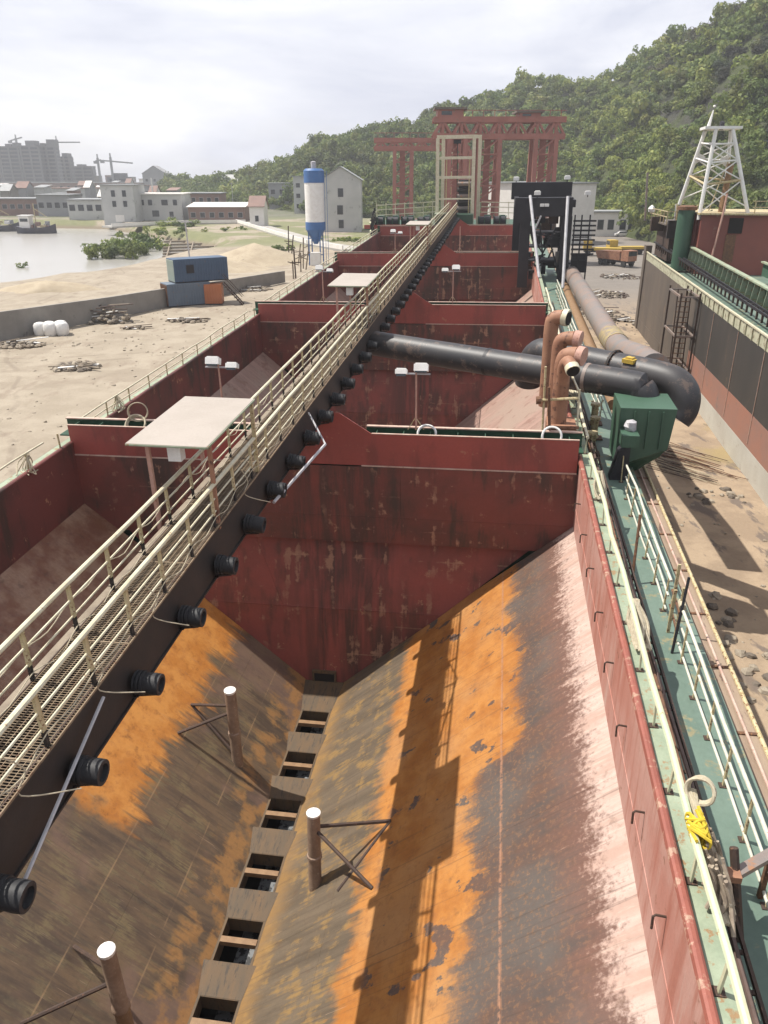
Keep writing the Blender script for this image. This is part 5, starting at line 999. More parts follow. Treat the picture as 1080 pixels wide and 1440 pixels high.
house('white_shed', 'low whitewashed shed with a grey roof beyond the berth', 'shed', 832, 892, 331, 0.3, 6.2, 9, 'wallwhite', 'roofgrey', [(.18, 1.6, 1.7, 2.6), (.42, 1.6, 1.7, 2.6), (.70, 1.6, 1.7, 2.6), (.9, 1.6, 1.7, 2.6)], 'flat')
# parked car
def car(p, rz, label, paint):
    T = Thing('parked_car', label, 'car', p); T.o.rotation_euler.z = rz; b = Vector(p)
    prof = [(-2.2, .35), (-2.2, .85), (-1.5, .95), (-.9, 1.45), (.9, 1.48), (1.6, .95), (2.2, .85), (2.2, .35)]
    m = MB(); k = len(prof); m.add([b+Vector((x, s*(.85 if z < 1 else .68), z)) for s in (-1, 1) for x, z in prof], [tuple(range(k-1, -1, -1)), tuple(range(k, 2*k))]+[(i, (i+1) % k, k+(i+1) % k, k+i) for i in range(k)][::1])
    T.part('body', m, paint)
    for s in (-1, 1): T.part('side_window', MB().plate([b+Vector((x, s*.80 if z < 1.1 else s*.71, z)) for x, z in ((-1.3, 1.0), (-.85, 1.4), (.85, 1.42), (1.4, 1.0))], .03), 'glass')
    for x in (-1.35, 1.35):
        for s in (-.8, .8): w_ = T.part('wheel', MB().tube([b+Vector((x, s-.1, .33)), b+Vector((x, s+.1, .33))], .33, 12), 'tyre'); T.part('hub', MB().tube([b+Vector((x, s-.12, .33)), b+Vector((x, s+.12, .33))], .17, 8), 'greybar', w_)
    T.part('windscreen', MB().plate([b+Vector((1.55, -.62, 1.0)), b+Vector((1.55, .62, 1.0)), b+Vector((.95, .58, 1.45)), b+Vector((.95, -.58, 1.45))], .03), 'glass')
p = gp(874, 333, 0.0); car((p.x, p.y, 0.05), 0.1, 'small white car parked before the white shed', 'white')
def truck(p, rz, label, mat, flat=False):
    T = Thing('dump_truck', label, 'truck', p, group='trucks on the berth'); T.o.rotation_euler.z = rz; b = Vector(p)
    B = lambda lo, hi: MB().lohi(b+Vector(lo), b+Vector(hi))
    T.part('chassis', B((-4, -1, .8), (3.8, 1, 1.15)), 'black'); cb = T.part('cab', B((2.2, -1.2, 1.15), (4, 1.2, 3.1)), mat); T.part('windscreen', B((4.0, -1.05, 2.1), (4.03, 1.05, 2.9)), 'glass', cb)
    if flat: T.part('load_bed', B((-4.2, -1.25, 1.2), (2.0, 1.25, 1.7)), mat)
    else:
        m = MB().add([b+Vector(q) for q in ((-4, -1.2, 1.2), (1.9, -1.2, 1.2), (1.9, 1.2, 1.2), (-4, 1.2, 1.2), (-4.5, -1.45, 2.6), (2.0, -1.45, 2.9), (2.0, 1.45, 2.9), (-4.5, 1.45, 2.6))], [(0, 3, 2, 1), (0, 1, 5, 4), (1, 2, 6, 5), (2, 3, 7, 6), (3, 0, 4, 7), (4, 5, 6, 7)]); T.part('dump_body', m, mat)
    for x in (-3.1, -1.8, 2.9):
        for s in (-1.05, 1.05): T.part('wheel', MB().tube([b+Vector((x, s-.2, .55)), b+Vector((x, s+.2, .55))], .55, 12), 'tyre')
p = gp(866, 374, 0); truck((p.x, p.y, 0.05), RAD(-60), 'rusty orange dump truck seen from behind on the grey berth', 'ventorange')
p = gp(845, 360, 0); truck((p.x, p.y, 0.05), RAD(170), 'long yellow flatbed truck behind the orange dump truck', 'yellow', True)
p = gp(878, 358, 0); truck((p.x, p.y, 0.05), RAD(185), 'yellow flatbed truck at the neighbour hull end', 'yellow', True)
# white-walled warehouse behind the bow
house('warehouse', 'cream white warehouse wall behind the bow winches', 'warehouse', 684, 764, 335, 0.3, 14.0, 14, 'wallwhite', 'roofgrey', [], 'flat', -1.2)
# ------------------------------------------------------------------ red gantry cranes
def gantry(name, label, D, px0, px1, ytop, ybot, legs, cabs, group='red gantry cranes'):
    def W(px, py):
        d = ray(px, py); return Vector((0, 0, EYE))+d*(D/d.y)
    a, b = W(px0, ytop), W(px1, ytop); zt = a.z; zb = W(px0, ybot).z
    T = Thing(name, label, 'crane', ((a.x+b.x)/2, D, 0.3), 'W', group); hw = 2.2
    for dy in (-hw, hw):
        for z in (zt-.25, zb+.3): T.part('chord', MB().lohi((a.x, D+dy-.35, z-.5), (b.x, D+dy+.35, z+.5)), 'crane')
        n = 14
        for i in range(n):
            x0, x1 = a.x+(b.x-a.x)*i/n, a.x+(b.x-a.x)*(i+1)/n
            T.part('lattice_bar', MB().beam((x0, D+dy, zb+.3), (x1, D+dy, zt-.3) if i % 2 == 0 else (x0, D+dy, zt-.3), .5).beam((x1, D+dy, zb+.3), (x0, D+dy, zt-.3) if i % 2 else (x1, D+dy, zt-.3), .4), 'crane')
    for px, wpx in legs:
        x0, x1 = W(px-wpx/2, ybot).x, W(px+wpx/2, ybot).x
        for x in (x0, x1):
            for dy in (-hw, hw):
                T.part('leg_post', MB().beam((x, D+dy*1.8, 0.3), (x, D+dy, zb), .8), 'crane')
        nn = 8
        for i in range(nn):
            z0, z1 = .5+(zb-.5)*i/nn, .5+(zb-.5)*(i+1)/nn
            for dy in (-hw, hw):
                f = 1.8-.8*i/nn
                T.part('leg_brace', MB().beam((x0, D+dy*f, z0), (x1, D+dy*f, z1), .25).beam((x0, D+dy*f, z1), (x1, D+dy*f, z1), .25), 'crane')
        T.part('leg_web', MB().lohi((x0+.3*(x1-x0), D-.2, .5), (x0+.62*(x1-x0), D+.2, zb)), 'crane')
    for px, w_, h_ in cabs:
        c = W(px, ytop); ww = w_*D/1150; hh = h_*D/1150
        cb = T.part('trolley_house', MB().lohi((c.x-ww/2, D-hw-.3, zt), (c.x+ww/2, D+hw+.3, zt+hh)), 'crane'); T.part('house_roof', MB().lohi((c.x-ww/2-.6, D-hw-.8, zt+hh), (c.x+ww/2+.6, D+hw+.8, zt+hh+.35)), 'hullbrown', cb)
        T.part('house_window', MB().lohi((c.x-ww*.35, D-hw-.36, zt+hh*.35), (c.x+ww*.05, D-hw-.31, zt+hh*.8)), 'glass', cb)
    for k in range(12):
        x = a.x+(b.x-a.x)*(k+.5)/12; T.part('handrail_post', MB().beam((x, D-hw, zt), (x, D-hw, zt+1.3), .12), 'crane')
    T.part('handrail', MB().beam((a.x, D-hw, zt+1.3), (b.x, D-hw, zt+1.3), .12), 'crane')
gantry('gantry_crane', 'tall red lattice gantry crane standing over the bow', 165, 609, 793, 167, 195, [(687, 28), (765, 28), (642, 22)], [(632, 34, 10), (742, 28, 6)])
gantry('gantry_crane', 'smaller red gantry crane farther back, left of the cream bow frame', 205, 526, 660, 196, 211, [(567, 24), (650, 20)], [])
# ------------------------------------------------------------------ left yard: wall, containers, bags, debris, silo
T = Thing('yard_wall', 'long grey concrete wall bounding the sandy yard', 'wall', (W1.x, W1.y, 3.0))
P_ = [W0, lerp(W0, W1, .35), lerp(W0, W1, .7), W1, lerp(W1, W2, .5), W2]
hs = [2.6, 2.35, 2.1, 2.0, 1.7, 1.5]
for i in range(5):
    a, b = P_[i], P_[i+1]; d = (b-a).normalized(); n = Vector((-d.y, d.x, 0))*.15
    T.part('wall_panel', MB().add([a-n, b-n, b+n, a+n, a-n+Vector((0, 0, hs[i])), b-n+Vector((0, 0, hs[i+1])), b+n+Vector((0, 0, hs[i+1])), a+n+Vector((0, 0, hs[i]))], [(3, 2, 1, 0), (4, 5, 6, 7), (0, 1, 5, 4), (1, 2, 6, 5), (2, 3, 7, 6), (3, 0, 4, 7)]), 'concrete')
MAT['contblue'] = weather('faded blue container', (0.075, 0.12, 0.19), (0.06, 0.095, 0.155), (0.20, 0.15, 0.12), 0.6, 0.6, rustamt=0.62)
MAT['contgrey'] = weather('grey blue container', (0.14, 0.18, 0.23), (0.11, 0.145, 0.19), (0.24, 0.15, 0.10), 0.6, 0.6, rustamt=0.6)
MAT['contend'] = weather('pale green container end', (0.42, 0.47, 0.41), (0.34, 0.40, 0.35), (0.25, 0.18, 0.12), 1, 0.6)
MAT['contorange'] = weather('orange container', (0.48, 0.17, 0.07), (0.40, 0.14, 0.06), (0.25, 0.12, 0.07), 0.8, 0.6)
def container(label, p, rz, L_, W_, H_, mat, endmat, window=False):
    T = Thing('container', label, 'container', p, group='containers by the wall'); T.o.rotation_euler.z = rz; b = Vector(p)
    B = lambda lo, hi: MB().lohi(b+Vector(lo), b+Vector(hi))
    T.part('side_wall', B((0, 0, .12), (L_, .06, H_-.1)), mat); T.part('side_wall', B((0, W_-.06, .12), (L_, W_, H_-.1)), mat)
    T.part('roof', B((0, 0, H_-.1), (L_, W_, H_)), mat); T.part('floor', B((0, 0, 0), (L_, W_, .12)), 'black'); T.part('end_door', B((0, .06, .12), (.05, W_-.06, H_-.1)), endmat); T.part('end_wall', B((L_-.05, .06, .12), (L_, W_-.06, H_-.1)), mat)
    rb = MB().box((0, 0, H_/2), (.13, .05, H_-.28)).mesh('corrugation', mat); re = MB().box((0, 0, H_/2), (.05, .13, H_-.28)).mesh('door_rib', endmat)
    for k in range(int(L_/.3)): T.inst('corrugation', rb, b+Vector((.15+k*.3, -.02, 0)))
    for k in range(int(W_/.3)): T.inst('door_rib', re, b+Vector((-.02, .18+k*.3, 0)))
    if window: T.part('window', B((L_*.22, -.09, H_*.4), (L_*.36, -.05, H_*.75)), 'glass')
    return T
p = gp(238, 433, 3.0); container('grey blue corrugated container with a rusty end, lower of the stack', (p.x, p.y, 3.02), RAD(32), 4.9, 2.4, 2.45, 'contgrey', 'rust')
p2 = p+Vector((0.75, 0.8, 0)); container('dark blue container with a pale green end on top of the stack', (p2.x, p2.y, 5.49), RAD(32), 6.2, 2.4, 2.5, 'contblue', 'contend', True)
p3 = gp(289, 429, 3.0); container('small orange container at the right of the stack', (p3.x, p3.y, 3.02), RAD(5), 1.9, 2.0, 2.2, 'contorange', 'contorange')
T = Thing('steel_stairs', 'dark steel stair frame beside the upper container', 'stairs', (p3.x+2.4, p3.y+.5, 3))
for k in range(8): T.part('tread', MB().box((p3.x+2.2+k*.25, p3.y+.4, 5.2-k*.28), (.3, .9, .05)), 'darkrust')
for s in (0, .9): T.part('stringer', MB().beam((p3.x+2.1, p3.y+s, 5.4), (p3.x+4.2, p3.y+s, 3.0), .12), 'darkrust'); T.part('handrail', MB().beam((p3.x+2.1, p3.y+s, 6.3), (p3.x+4.2, p3.y+s, 3.9), .06), 'darkrust')
# jumbo bags
pb = gp(73, 472, 3.0)
for k, (dx, dy, s) in enumerate(((-.95, 0, 1.0), (.05, -.15, 1.05), (1.0, .1, 1.0), (-.5, .9, .95), (.55, .95, 1.0))):
    m = MB(); n = 12; prof = [(.40, 0), (.50, .15), (.54, .5), (.52, .85), (.40, 1.02), (.18, 1.08)]
    for r, z in prof: m.v += [(pb.x+dx+r*s*math.copysign(abs(math.cos(t))**.6, math.cos(t))*rnd(.96, 1.04), pb.y+dy+r*s*math.copysign(abs(math.sin(t))**.6, math.sin(t)), 3.0+z*s*1.12) for t in [2*math.pi*i/n for i in range(n)]]
    m.f += [(i*n+t, i*n+(t+1) % n, (i+1)*n+(t+1) % n, (i+1)*n+t) for i in range(5) for t in range(n)]+[tuple(5*n+t for t in range(n))]
    single('bulk_bag', m, 'white', 'white woven bulk bag in the cluster by the wall, %s' % ('front left', 'front middle', 'front right', 'back left', 'back right')[k], 'bulk bag', (pb.x+dx, pb.y+dy, 3.0), 'W', 'white bags by the wall', smooth=True)
for k, (q, rx, ry, h, n, pl) in enumerate((((140, 452), 3.6, 1.8, 1.9, 80, 34), ((108, 517), 1.7, 1.6, .35, 120, 8), ((28, 487), 2.2, 1.2, .6, 110, 6), ((262, 452), 2.2, 1.0, .4, 60, 8), ((345, 408), 3.4, 2.2, .6, 120, 12), ((190, 462), 1.4, .7, .2, 30, 3))):
    p = gp(*q, 3.0); heap('debris_pile', ('pile of broken planks before the wall right of the white bags', 'flat heap of rubble alone on the sand', 'rubble heap at the left edge below the wall', 'small rubble heap before the containers', 'litter of rubble and scrap beside the port railing', 'scrap boards on the sand below the plank pile')[k], 'debris', (p.x, p.y, 3.0), rx, ry, h, n, ['rubble', 'rubbledark', 'wood'] if k else ['rubbledark', 'wood', 'rubble'], pl)
m = MB()
for k in range(900):
    a_, b_ = rnd(-46, -18.5), rnd(25, 100); x_, y_ = plan(a_, b_)
    if wall_side(x_, y_) < -1: m.rock((x_, y_, 3.0+0.06*vnoise(x_, y_, .23)), random.choice([.05, .07, .1, .16]), .6)
for k in range(500):
    x_, y_ = plan(rnd(6.5, 22), rnd(10, 110)); m.rock((x_, y_, .03), random.choice([.04, .05, .07, .12]), .6)
single('loose_stones', m, 'rubble', 'loose small stones strewn over the sand', 'stones', kind='stuff')
# cement silo
MAT['siloblue'] = weather('silo blue', (0.055, 0.15, 0.36), (0.045, 0.125, 0.31), (0.12, 0.12, 0.16), 0.5, 0.5)
sp = gp(445, 372, 1.5); D = sp.y
def Wd(px, py, D):
    d = ray(px, py); return Vector((0, 0, EYE))+d*(D/d.y)
z_top, z_b1, z_w, z_c, z_leg = Wd(442, 240, D).z, Wd(442, 257, D).z, Wd(443, 312, D).z, Wd(443, 343, D).z, 1.0
r = 13.5*D/1150; c = (Wd(443, 300, D).x, D)
T = Thing('cement_silo', 'blue and white cement silo on blue legs beside the port bow', 'silo', (c[0], c[1], 1.0))
T.part('blue_band', MB().lathe([(r*1.04, z_b1), (r*1.04, z_top), (r*.8, z_top+.35)], (*c, 0), 20), 'siloblue', smooth=True); T.part('white_drum', MB().lathe([(r, z_w), (r, z_b1)], (*c, 0), 20), 'white', smooth=True)
T.part('lower_band', MB().lathe([(r*1.03, z_w-1.3), (r*1.03, z_w)], (*c, 0), 20), 'siloblue', smooth=True); T.part('hopper_cone', MB().lathe([(.35, z_c), (r, z_w-1.3)], (*c, 0), 20), 'siloblue', smooth=True)
T.part('top_filter', MB().lathe([(.45, z_top), (.45, z_top+1.4), (.2, z_top+1.5)], (*c, 0), 10), 'greybar', smooth=True)
for a in range(4):
    x, y = c[0]+r*.85*math.cos(a*1.57+.6), c[1]+r*.85*math.sin(a*1.57+.6); T.part('leg', MB().beam((x, y, .8), (x, y, z_w), .2), 'siloblue')
T.part('ladder', MB().beam((c[0]+r+.1, c[1]-.4, 1), (c[0]+r+.1, c[1]-.4, z_top), .08).beam((c[0]+r+.5, c[1]-.4, 1), (c[0]+r+.5, c[1]-.4, z_top), .08), 'siloblue')
for z in (3.2, 6.0): T.part('leg_tie', MB().lohi((c[0]-r*.8, c[1]-r*.6, z), (c[0]+r*.8, c[1]-r*.5, z+.15)), 'siloblue')
T.part('control_box', MB().lohi((c[0]-.9, c[1]-2.6, 1.6), (c[0]+.9, c[1]-1.6, 3.8)), 'white')
for k in range(9):
    p = gp(406+k*3.4, rnd(352, 392), 2.0); m = MB().beam((p.x, p.y, 1.5), (p.x+rnd(-.8, .8), p.y, rnd(4, 6.8)), .2).beam((p.x-.8, p.y, rnd(2.5, 5)), (p.x+.9, p.y, rnd(2.5, 5)), .15)
    single('scrap_iron', m, random.choice(['darkrust', 'wood', 'rust']), 'leaning piece of scrap iron beside the silo, %s from the left' % ('first', 'second', 'third', 'fourth', 'fifth', 'sixth', 'seventh', 'eighth', 'ninth')[k], 'scrap', (p.x, p.y, 1.8), 'W', 'scrap frames by the silo')
# road and buildings behind the yard
MAT['brick'] = weather('dull red brick', (0.27, 0.175, 0.145), (0.22, 0.15, 0.13), (0.30, 0.25, 0.21), 0.4, 0.9)
MAT['greywall'] = weather('grey rendered wall', (0.52, 0.52, 0.50), (0.43, 0.435, 0.42), (0.28, 0.28, 0.27), 0.15, 0.9, rustamt=.6)
MAT['darkwall'] = weather('dark grey wall', (0.33, 0.33, 0.335), (0.27, 0.275, 0.28), None, 0.15, 0.9)
MAT['road'] = weather('pale concrete road', (0.42, 0.40, 0.36), (0.35, 0.33, 0.30), None, 0.2, 0.9)
rp = [gp(x, y, 1.8) for x, y in ((150, 318), (255, 313), (345, 312), (400, 328), (450, 342), (500, 350))]
m = MB()
for a, b in zip(rp, rp[1:]):
    d = (b-a); d.z = 0; d.normalize(); n = Vector((-d.y, d.x, 0))*3.2; m.plate([a-n, b-n, b+n, a+n] if (b-a).cross(n).z > 0 else [a+n, b+n, b-n, a-n], .5)
single('road', m, 'road', kind='structure')
T = Thing('road_parapet', 'low pale parapet along the curving shore road', 'parapet', rp[1])
for a, b in zip(rp, rp[1:]):
    d = (b-a).normalized(); n = Vector((d.y, -d.x, 0))*3.1; T.part('parapet_panel', MB().beam(a+n+Vector((0, 0, .4)), b+n+Vector((0, 0, .4)), .25, .9), 'wallwhite')
def rowwins(nx, zs, ww=1.1, hh=1.4): return [((i+.5)/nx, z, ww, hh) for i in range(nx) for z in zs]
house('concrete_building', 'bare grey concrete building with a gabled front behind the silo', 'building', 452, 508, 326, 1.5, 13.5, 16, 'greywall', 'roofgrey', [(.5, 9.2, 1.5, 2.2), (.48, 4.6, 1.6, 2.4), (.5, 1.0, 1.4, 2.2)], 'front')
house('grey_house', 'grey two-storey house with white window frames left of the silo', 'house', 379, 416, 294, 1.5, 11, 10, 'darkwall', 'roofgrey', rowwins(3, (2, 6.5), 2, 2), 'flat')
house('annex_house', 'pale house partly behind the silo', 'house', 414, 440, 300, 1.5, 14, 10, 'greywall', 'roofgrey', rowwins(2, (2, 6, 10), 1.6, 1.6), 'flat')
house('small_white_house', 'small white house with a dark roof beside the road', 'house', 352, 372, 319, 1.5, 6, 9, 'wallwhite', 'brick', [(.5, 1.6, 1, 1.6)], 'gable')
house('brick_shed', 'long brick shed under a pale flat roof by the shore road', 'shed', 266, 345, 311, 1.5, 4.6, 12, 'brick', 'wallwhite', rowwins(6, (1.2,), 1.6, 1.6), 'shed')
house('brick_house', 'red brown brick block behind the pale-roofed shed', 'house', 258, 312, 303, 1.5, 8, 12, 'brick', 'roofgrey', rowwins(5, (1.5, 5), 1.4, 1.5), 'flat')
house('grey_block', 'long grey two-storey block on the far shore', 'building', 195, 258, 310, 1.5, 8.5, 14, 'greywall', 'wallwhite', [(.12, 5, 1.4, 1.8), (.3, 5, 1.4, 1.8), (.62, 5, 2.2, 1.8), (.85, 5, 1.4, 1.8), (.4, 1.3, 2.4, 2), (.75, 1.3, 1.4, 1.6)], 'flat')
house('pump_house', 'tall grey house with dark paired windows on the far shore', 'house', 147, 192, 312, 1.5, 11.5, 14, 'greywall', 'roofgrey', [(.38, 8, 1.3, 2.0), (.72, 8, 1.3, 2.0), (.38, 4.8, 1.3, 1.9), (.72, 4.8, 1.3, 1.9)], 'flat', doors=[(.5, 3, 2.2, 'wallwhite')])
house('shore_shed', 'dim long shed left of the tall grey house', 'shed', 98, 147, 309, 1.5, 6.5, 14, 'greywall', 'roofgrey', rowwins(4, (3,), 2, 2), 'flat')
house('shore_store', 'bluish store building behind the moored boats', 'building', 55, 100, 304, 1.5, 7.5, 14, 'darkwall', 'roofgrey', rowwins(4, (3,), 2, 2), 'flat')
house('brick_terrace', 'brick red terrace at the far left shore', 'building', -40, 58, 303, 1.5, 6, 14, 'brick', 'roofgrey', rowwins(9, (2.5,), 1.8, 1.6), 'flat')
house('long_terrace', 'long pale terrace row below the tower blocks', 'building', -60, 160, 284, 2, 7, 16, 'greywall', 'brick', rowwins(22, (3,), 2.0, 1.6), 'flat')
house('far_terrace', 'dull row of houses under the tower blocks, behind the long terrace', 'building', -60, 205, 272, 2, 8, 16, 'brick', 'roofgrey', rowwins(26, (4,), 2, 1.6), 'flat')
house('hill_house', 'hazy gabled house at the wood\'s left end', 'house', 203, 236, 272, 2, 15, 16, 'darkwall', 'darkwall', rowwins(3, (4, 9), 2, 2), 'front')
house('grove_house', 'grey house half hidden by the trees', 'house', 313, 352, 284, 1.5, 11, 12, 'greywall', 'greywall', rowwins(4, (2, 6), 1.8, 1.8), 'gable')
for k, (px, py, h) in enumerate(((218, 300, 22), (268, 372, 12.5), (328, 290, 18), (200, 300, 16))):
    p = gp(px, py, 1.0 if k == 1 else 1.5); T = Thing('utility_pole', ('white chimney pole on the far shore', 'thin leaning pole beside the raft', 'utility pole before the grove house', 'short pale mast beside the tall grey house')[k], 'pole', p)
    T.part('shaft', MB().beam(p-Vector((0, 0, 1)), p+Vector((-.25 if k == 1 else 0, 0, h*.62)), .5 if k == 0 else .22), 'white' if k in (0, 3) else 'greybar'); T.part('crossarm', MB().beam(p+Vector((-1, 0, h*.6)), p+Vector((1, 0, h*.6)), .18), 'greybar')
fw_ = [('greywall', 'pale grey'), ('brick', 'brick red'), ('wallwhite', 'white'), ('darkwall', 'dark grey'), ('concrete', 'dull')]
ORD = ['first', 'second', 'third', 'fourth', 'fifth', 'sixth', 'seventh', 'eighth', 'ninth', 'tenth', 'eleventh', 'twelfth']
for k in range(34):
    px = -10+k*7.6+rnd(-4, 4); row = k % 3; py = (266, 275, 291)[row]+rnd(-2, 2); mt, cn = random.choice(fw_); wpx = rnd(6, 16)
    house('far_house', '%s small house, %s from the left in the %s row of the far settlement' % (cn, ORD[k//3], ('rearmost', 'middle', 'front')[row]), 'house', px, px+wpx, py, 1.8, rnd(4.5, 9.5)*(1.5 if row == 0 else 1), 9, mt, random.choice(['roofgrey', 'brick', 'wallwhite']), rowwins(2, (2,), 1.6, 1.6) if row else [], random.choice(['flat', 'gable', 'shed']), group='houses of the far shore settlement')
# tower blocks far off
MAT['tower'] = weather('grey tower concrete', (0.20, 0.20, 0.205), (0.16, 0.16, 0.17), None, 0.05, 0.9)
MAT['towerglass'] = weather('tower windows', (0.07, 0.075, 0.085), (0.10, 0.105, 0.115), None, 0.05, 0.5)
def tower(px0, px1, ytop, D, label, tiers):
    a, b = Wd(px0, 250, D), Wd(px1, 250, D); zt = Wd(px0, ytop, D).z; T = Thing('tower_block', label, 'tower block', ((a.x+b.x)/2, D, 0), 'W', 'tower blocks on the skyline')
    T.part('core', MB().lohi((a.x, D, -2), (b.x, D+11, zt)), 'towerglass'); n = int(zt/3.3)
    fm = MB().lohi((a.x-.3, D-.6, 0), (b.x+.3, D+11, 1.35)).mesh('floor_slab', 'tower')
    for k in range(n): T.inst('floor_slab', fm, (0, 0, 3+k*3.3))
    w_ = b.x-a.x; k = 0; nb = max(2, int(w_/7))
    for k in range(nb+1): T.part('pier', MB().lohi((a.x+w_*k/nb-.8, D-.9, -2), (a.x+w_*k/nb+.8, D+.2, zt)), 'tower')
    for t0, t1, h in tiers: T.part('roof_house', MB().lohi((a.x+w_*t0, D+2, zt), (a.x+w_*t1, D+14, zt+h)), 'tower')
tower(-14, 3, 205, 820, 'tower block cut by the left edge of the picture', [(.3, .7, 3)])
tower(6, 32, 207, 800, 'tower block second from the left, with a crane above', [(.3, .6, 3), (.7, .9, 4)])
tower(36, 61, 206, 780, 'broad tower block left half of the tallest pair', [(.25, .75, 5)])
tower(60, 83, 206, 790, 'broad tower block right half of the tallest pair', [(.1, .3, 3), (.5, .95, 6)])
tower(86, 101, 220, 830, 'narrower tower block right of the tallest pair', [(.3, .8, 3)])
tower(104, 131, 234, 860, 'lower tower block standing apart at the right', [(.2, .5, 2)])
tower(152, 178, 249, 700, 'low hazy block under the small tower crane', [(.2, .8, 3)])
def towercrane(px, ytop, D, j0, j1, label, drop=0):
    p = Wd(px, ytop, D); T = Thing('tower_crane', label, 'tower crane', (p.x, D, 0), 'W', 'tower cranes on the skyline')
    T.part('mast', MB().beam((p.x, D, 0), (p.x, D, p.z), 1.6), 'darkwall'); T.part('jib', MB().beam((p.x+j0, D, p.z-2.5), (p.x+j1, D, p.z-2.5+drop), 1.1), 'darkwall'); T.part('peak', MB().beam((p.x, D, p.z-2), (p.x, D, p.z+3), .9), 'darkwall'); T.part('counterweight', MB().box((p.x+j0, D, p.z-3.4), (3, 2, 2.2)), 'darkwall')
towercrane(22, 194, 815, -6, 6, 'small tower crane above the second tower block', 3)
towercrane(79, 196, 805, -8, 22, 'tower crane above the tallest tower block')
towercrane(155, 221, 700, -7, 18, 'tower crane standing alone right of the tower blocks', -2)
towercrane(137, 222, 720, -2, 3, 'slim pale mast beside the lone tower crane', 1)
# boats on the far shore, raft, reed island, sand bank
def boat(px0, px1, py, label):
    a, b = gp(px0, py, -1), gp(px1, py, -1); T = Thing('moored_boat', label, 'boat', ((a.x+b.x)/2, a.y, -1), 'W', 'boats moored on the far shore'); L_ = b.x-a.x; x0, y = a.x, a.y; wd = L_*.22
    st = [(0, .5, 2.2), (.2, .9, 1.7), (.55, 1, 1.6), (.85, .7, 2.1), (1, .08, 2.9)]; m = MB()
    for t, w_, h in st: m.v += [(x0+L_*t, y-wd*w_*.7, -1.4), (x0+L_*t, y+wd*w_*.7, -1.4), (x0+L_*t, y+wd*w_, -1+h), (x0+L_*t, y-wd*w_, -1+h)]
    m.f += [(i*4+j, i*4+(j+1) % 4, i*4+4+(j+1) % 4, i*4+4+j) for i in range(4) for j in range(4)]+[(3, 2, 1, 0), (16, 17, 18, 19)]
    T.part('hull', m, 'boathull'); cb = T.part('cabin', MB().lohi((x0+L_*.12, y-wd*.6, .4), (x0+L_*.38, y+wd*.6, 4.2)), 'wallwhite'); T.part('cabin_roof', MB().lohi((x0+L_*.10, y-wd*.7, 4.2), (x0+L_*.42, y+wd*.7, 4.5)), 'white', cb); T.part('cabin_window', MB().lohi((x0+L_*.15, y-wd*.62, 2.6), (x0+L_*.35, y-wd*.605, 3.5)), 'glass', cb)
    T.part('mast', MB().beam((x0+L_*.5, y, .5), (x0+L_*.5, y, 8), .22), 'creamold'); T.part('boom', MB().beam((x0+L_*.5, y, 6.5), (x0+L_*.8, y, 4), .15), 'creamold')
    for k in range(8): T.part('deck_gear', MB().box((x0+L_*rnd(.42, .9), y+wd*rnd(-.5, .5), rnd(.9, 2.0)), (rnd(.5, 1.6), 1, rnd(.6, 1.6))), random.choice(['wallwhite', 'brick', 'darkwall', 'creamold']))
MAT['boathull'] = weather('dark boat hull', (0.045, 0.05, 0.075), (0.07, 0.065, 0.075), (0.2, 0.18, 0.16), .3, .7)
boat(-32, 29, 325, 'dark fishing boat cut by the left edge'); boat(26, 80, 328, 'dark blue fishing boat moored beside it, the nearer one')
p = gp(158, 362, -1); isl = []
for k in range(46):
    t = rnd(0, 1); x, y = p.x+rnd(-6.5, 7)*(1-.25*t), p.y+rnd(-5, 26); isl.append((x, y, rnd(-.6, .5), rnd(1.4, 2.4), rnd(1.3, 2.6), rnd(.35, .8)))
def clump(name, label, cat, lst, mat='leaf', nq=260, seed=50, group=None):
    c = Vector((sum(t[0] for t in lst)/len(lst), sum(t[1] for t in lst)/len(lst), min(t[2] for t in lst)))
    me = foliage(name, mat, [(x-c.x, y-c.y, z-c.z, a, b, s) for x, y, z, a, b, s in lst], nq, 4, seed); o = bpy.data.objects.new(name, me); COL.objects.link(o); o.location = c; tag(o, label, cat, group); return o
clump('reed_island', 'green reed and bush island in the muddy water', 'bush', isl)
for k, (q, n, sp_, r0) in enumerate((((35, 376), 3, 1.6, .7), ((250, 318), 10, 7, 2.2), ((230, 328), 8, 6, 1.8), ((395, 352), 7, 2.5, 1.0), ((310, 325), 8, 9, 1.1), ((480, 340), 8, 4, 1.4), ((128, 352), 3, .8, 1.0), ((185, 335), 6, 6, 1.5))):
    p = gp(*q, -1 if k in (0, 6) else 1.2); clump('shrub', ('tiny green tuft in the open water', 'pale green shrubs on the shore before the grey block', 'low shrubs at the water\'s far corner', 'weeds beside the scrap near the silo', 'low weeds on the grassy bank below the road', 'bright grass shrubs before the concrete building', 'dark stump bush at the left end of the reed island', 'bushes behind the reed island')[k], 'shrub', [(p.x+rnd(-1, 1)*sp_, p.y+rnd(-1, 1)*sp_, p.z+rnd(-.1, .4), r0*rnd(.7, 1.2), r0*rnd(.5, 1), rnd(.3, .9)) for _ in range(n)], 'leaf' if k != 6 else 'scrub', 220, 60+k, 'shrubs about the water')
T = Thing('floating_raft', 'floating raft of long timber slats in the shallow water', 'raft', gp(268, 350, -.9))
for k in range(7):
    t = k/6; y0 = 366-26*t
    a, b = gp(228+2*t, y0, -.6), gp(300+14*t-(10 if k == 0 else 0), y0-2, -.6); T.part('slat', MB().beam(a, b, .9, .5), 'wood')
for px in (236, 268, 300): T.part('cross_beam', MB().beam(gp(px-3, 366, -.45), gp(px+4, 340, -.45), .3, .3), 'wood')
p = gp(55, 412, 1.2); m = MB()
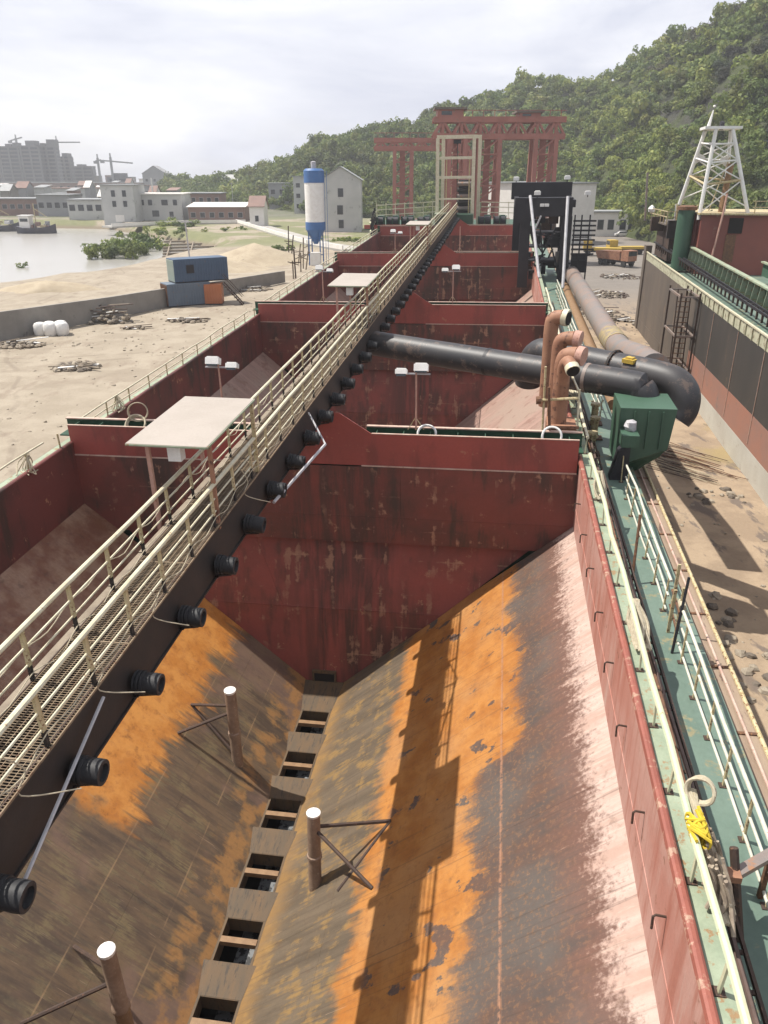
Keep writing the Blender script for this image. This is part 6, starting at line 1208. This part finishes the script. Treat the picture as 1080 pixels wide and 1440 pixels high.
def ridge(name, label, cat, c, rx, ry, h, rag, mat='sandpile', pw=1.0):
    m = MB(); n1, n2 = 26, 9; m.v.append((c[0], c[1], c[2]+h))
    for i in range(1, n2):
        t = i/(n2-1)
        for k in range(n1):
            a = 2*math.pi*k/n1; j = 1+rag*vnoise(math.cos(a)*3+i*.3, math.sin(a)*3, 1.3); m.v.append((c[0]+rx*t*j*math.cos(a), c[1]+ry*t*j*math.sin(a), c[2]-.3+(h+.3)*(1-t**pw)+rag*h*.3*vnoise(k*1.3, i*1.9)*(t < .95)))
    m.f += [(0, 1+k, 1+(k+1) % n1) for k in range(n1)]+[(1+(i-1)*n1+k, 1+i*n1+k, 1+i*n1+(k+1) % n1, 1+(i-1)*n1+(k+1) % n1) for i in range(1, n2-1) for k in range(n1)]
    return single(name, m, mat, label, cat, c, smooth=True)
MAT['sandpile'] = weather('loose sand', (0.42, 0.35, 0.25), (0.35, 0.285, 0.20), (0.25, 0.2, 0.15), 0.5, 0.95)
p = gp(50, 415, 1.0); ridge('sand_bank', 'eroded sand bank at the water\'s edge beyond the wall', 'sand bank', (p.x, p.y+4, .7), 9, 5, 1.7, .3, pw=1.7)
p = gp(352, 372, 1.4); ridge('sand_heap', 'smooth pale sand heap on the spit', 'sand heap', (p.x, p.y+6, 1.3), 12, 9, 3.4, .08)
p = gp(300, 385, 1.4); ridge('sand_heap', 'low sand heap behind the containers', 'sand heap', (p.x, p.y+8, 1.2), 10, 8, 1.8, .12)
# ------------------------------------------------------------------ air
mb = MB().lohi((-1090, -55, -14), (990, 1490, 22+max(hillpt(px, 1.0).z for px in range(-60, 1401, 20)))) 
hz = bpy.data.materials.new('haze'); hz.use_nodes = True; hz.node_tree.nodes.clear()
pv = hz.node_tree.nodes.new('ShaderNodeVolumePrincipled'); pv.inputs['Density'].default_value = 0.00034; pv.inputs['Color'].default_value = (0.95, 0.96, 0.99, 1); pv.inputs['Anisotropy'].default_value = 0.2
ho = hz.node_tree.nodes.new('ShaderNodeOutputMaterial'); hz.node_tree.links.new(pv.outputs[0], ho.inputs['Volume'])
single('haze', mb, hz, kind='stuff')
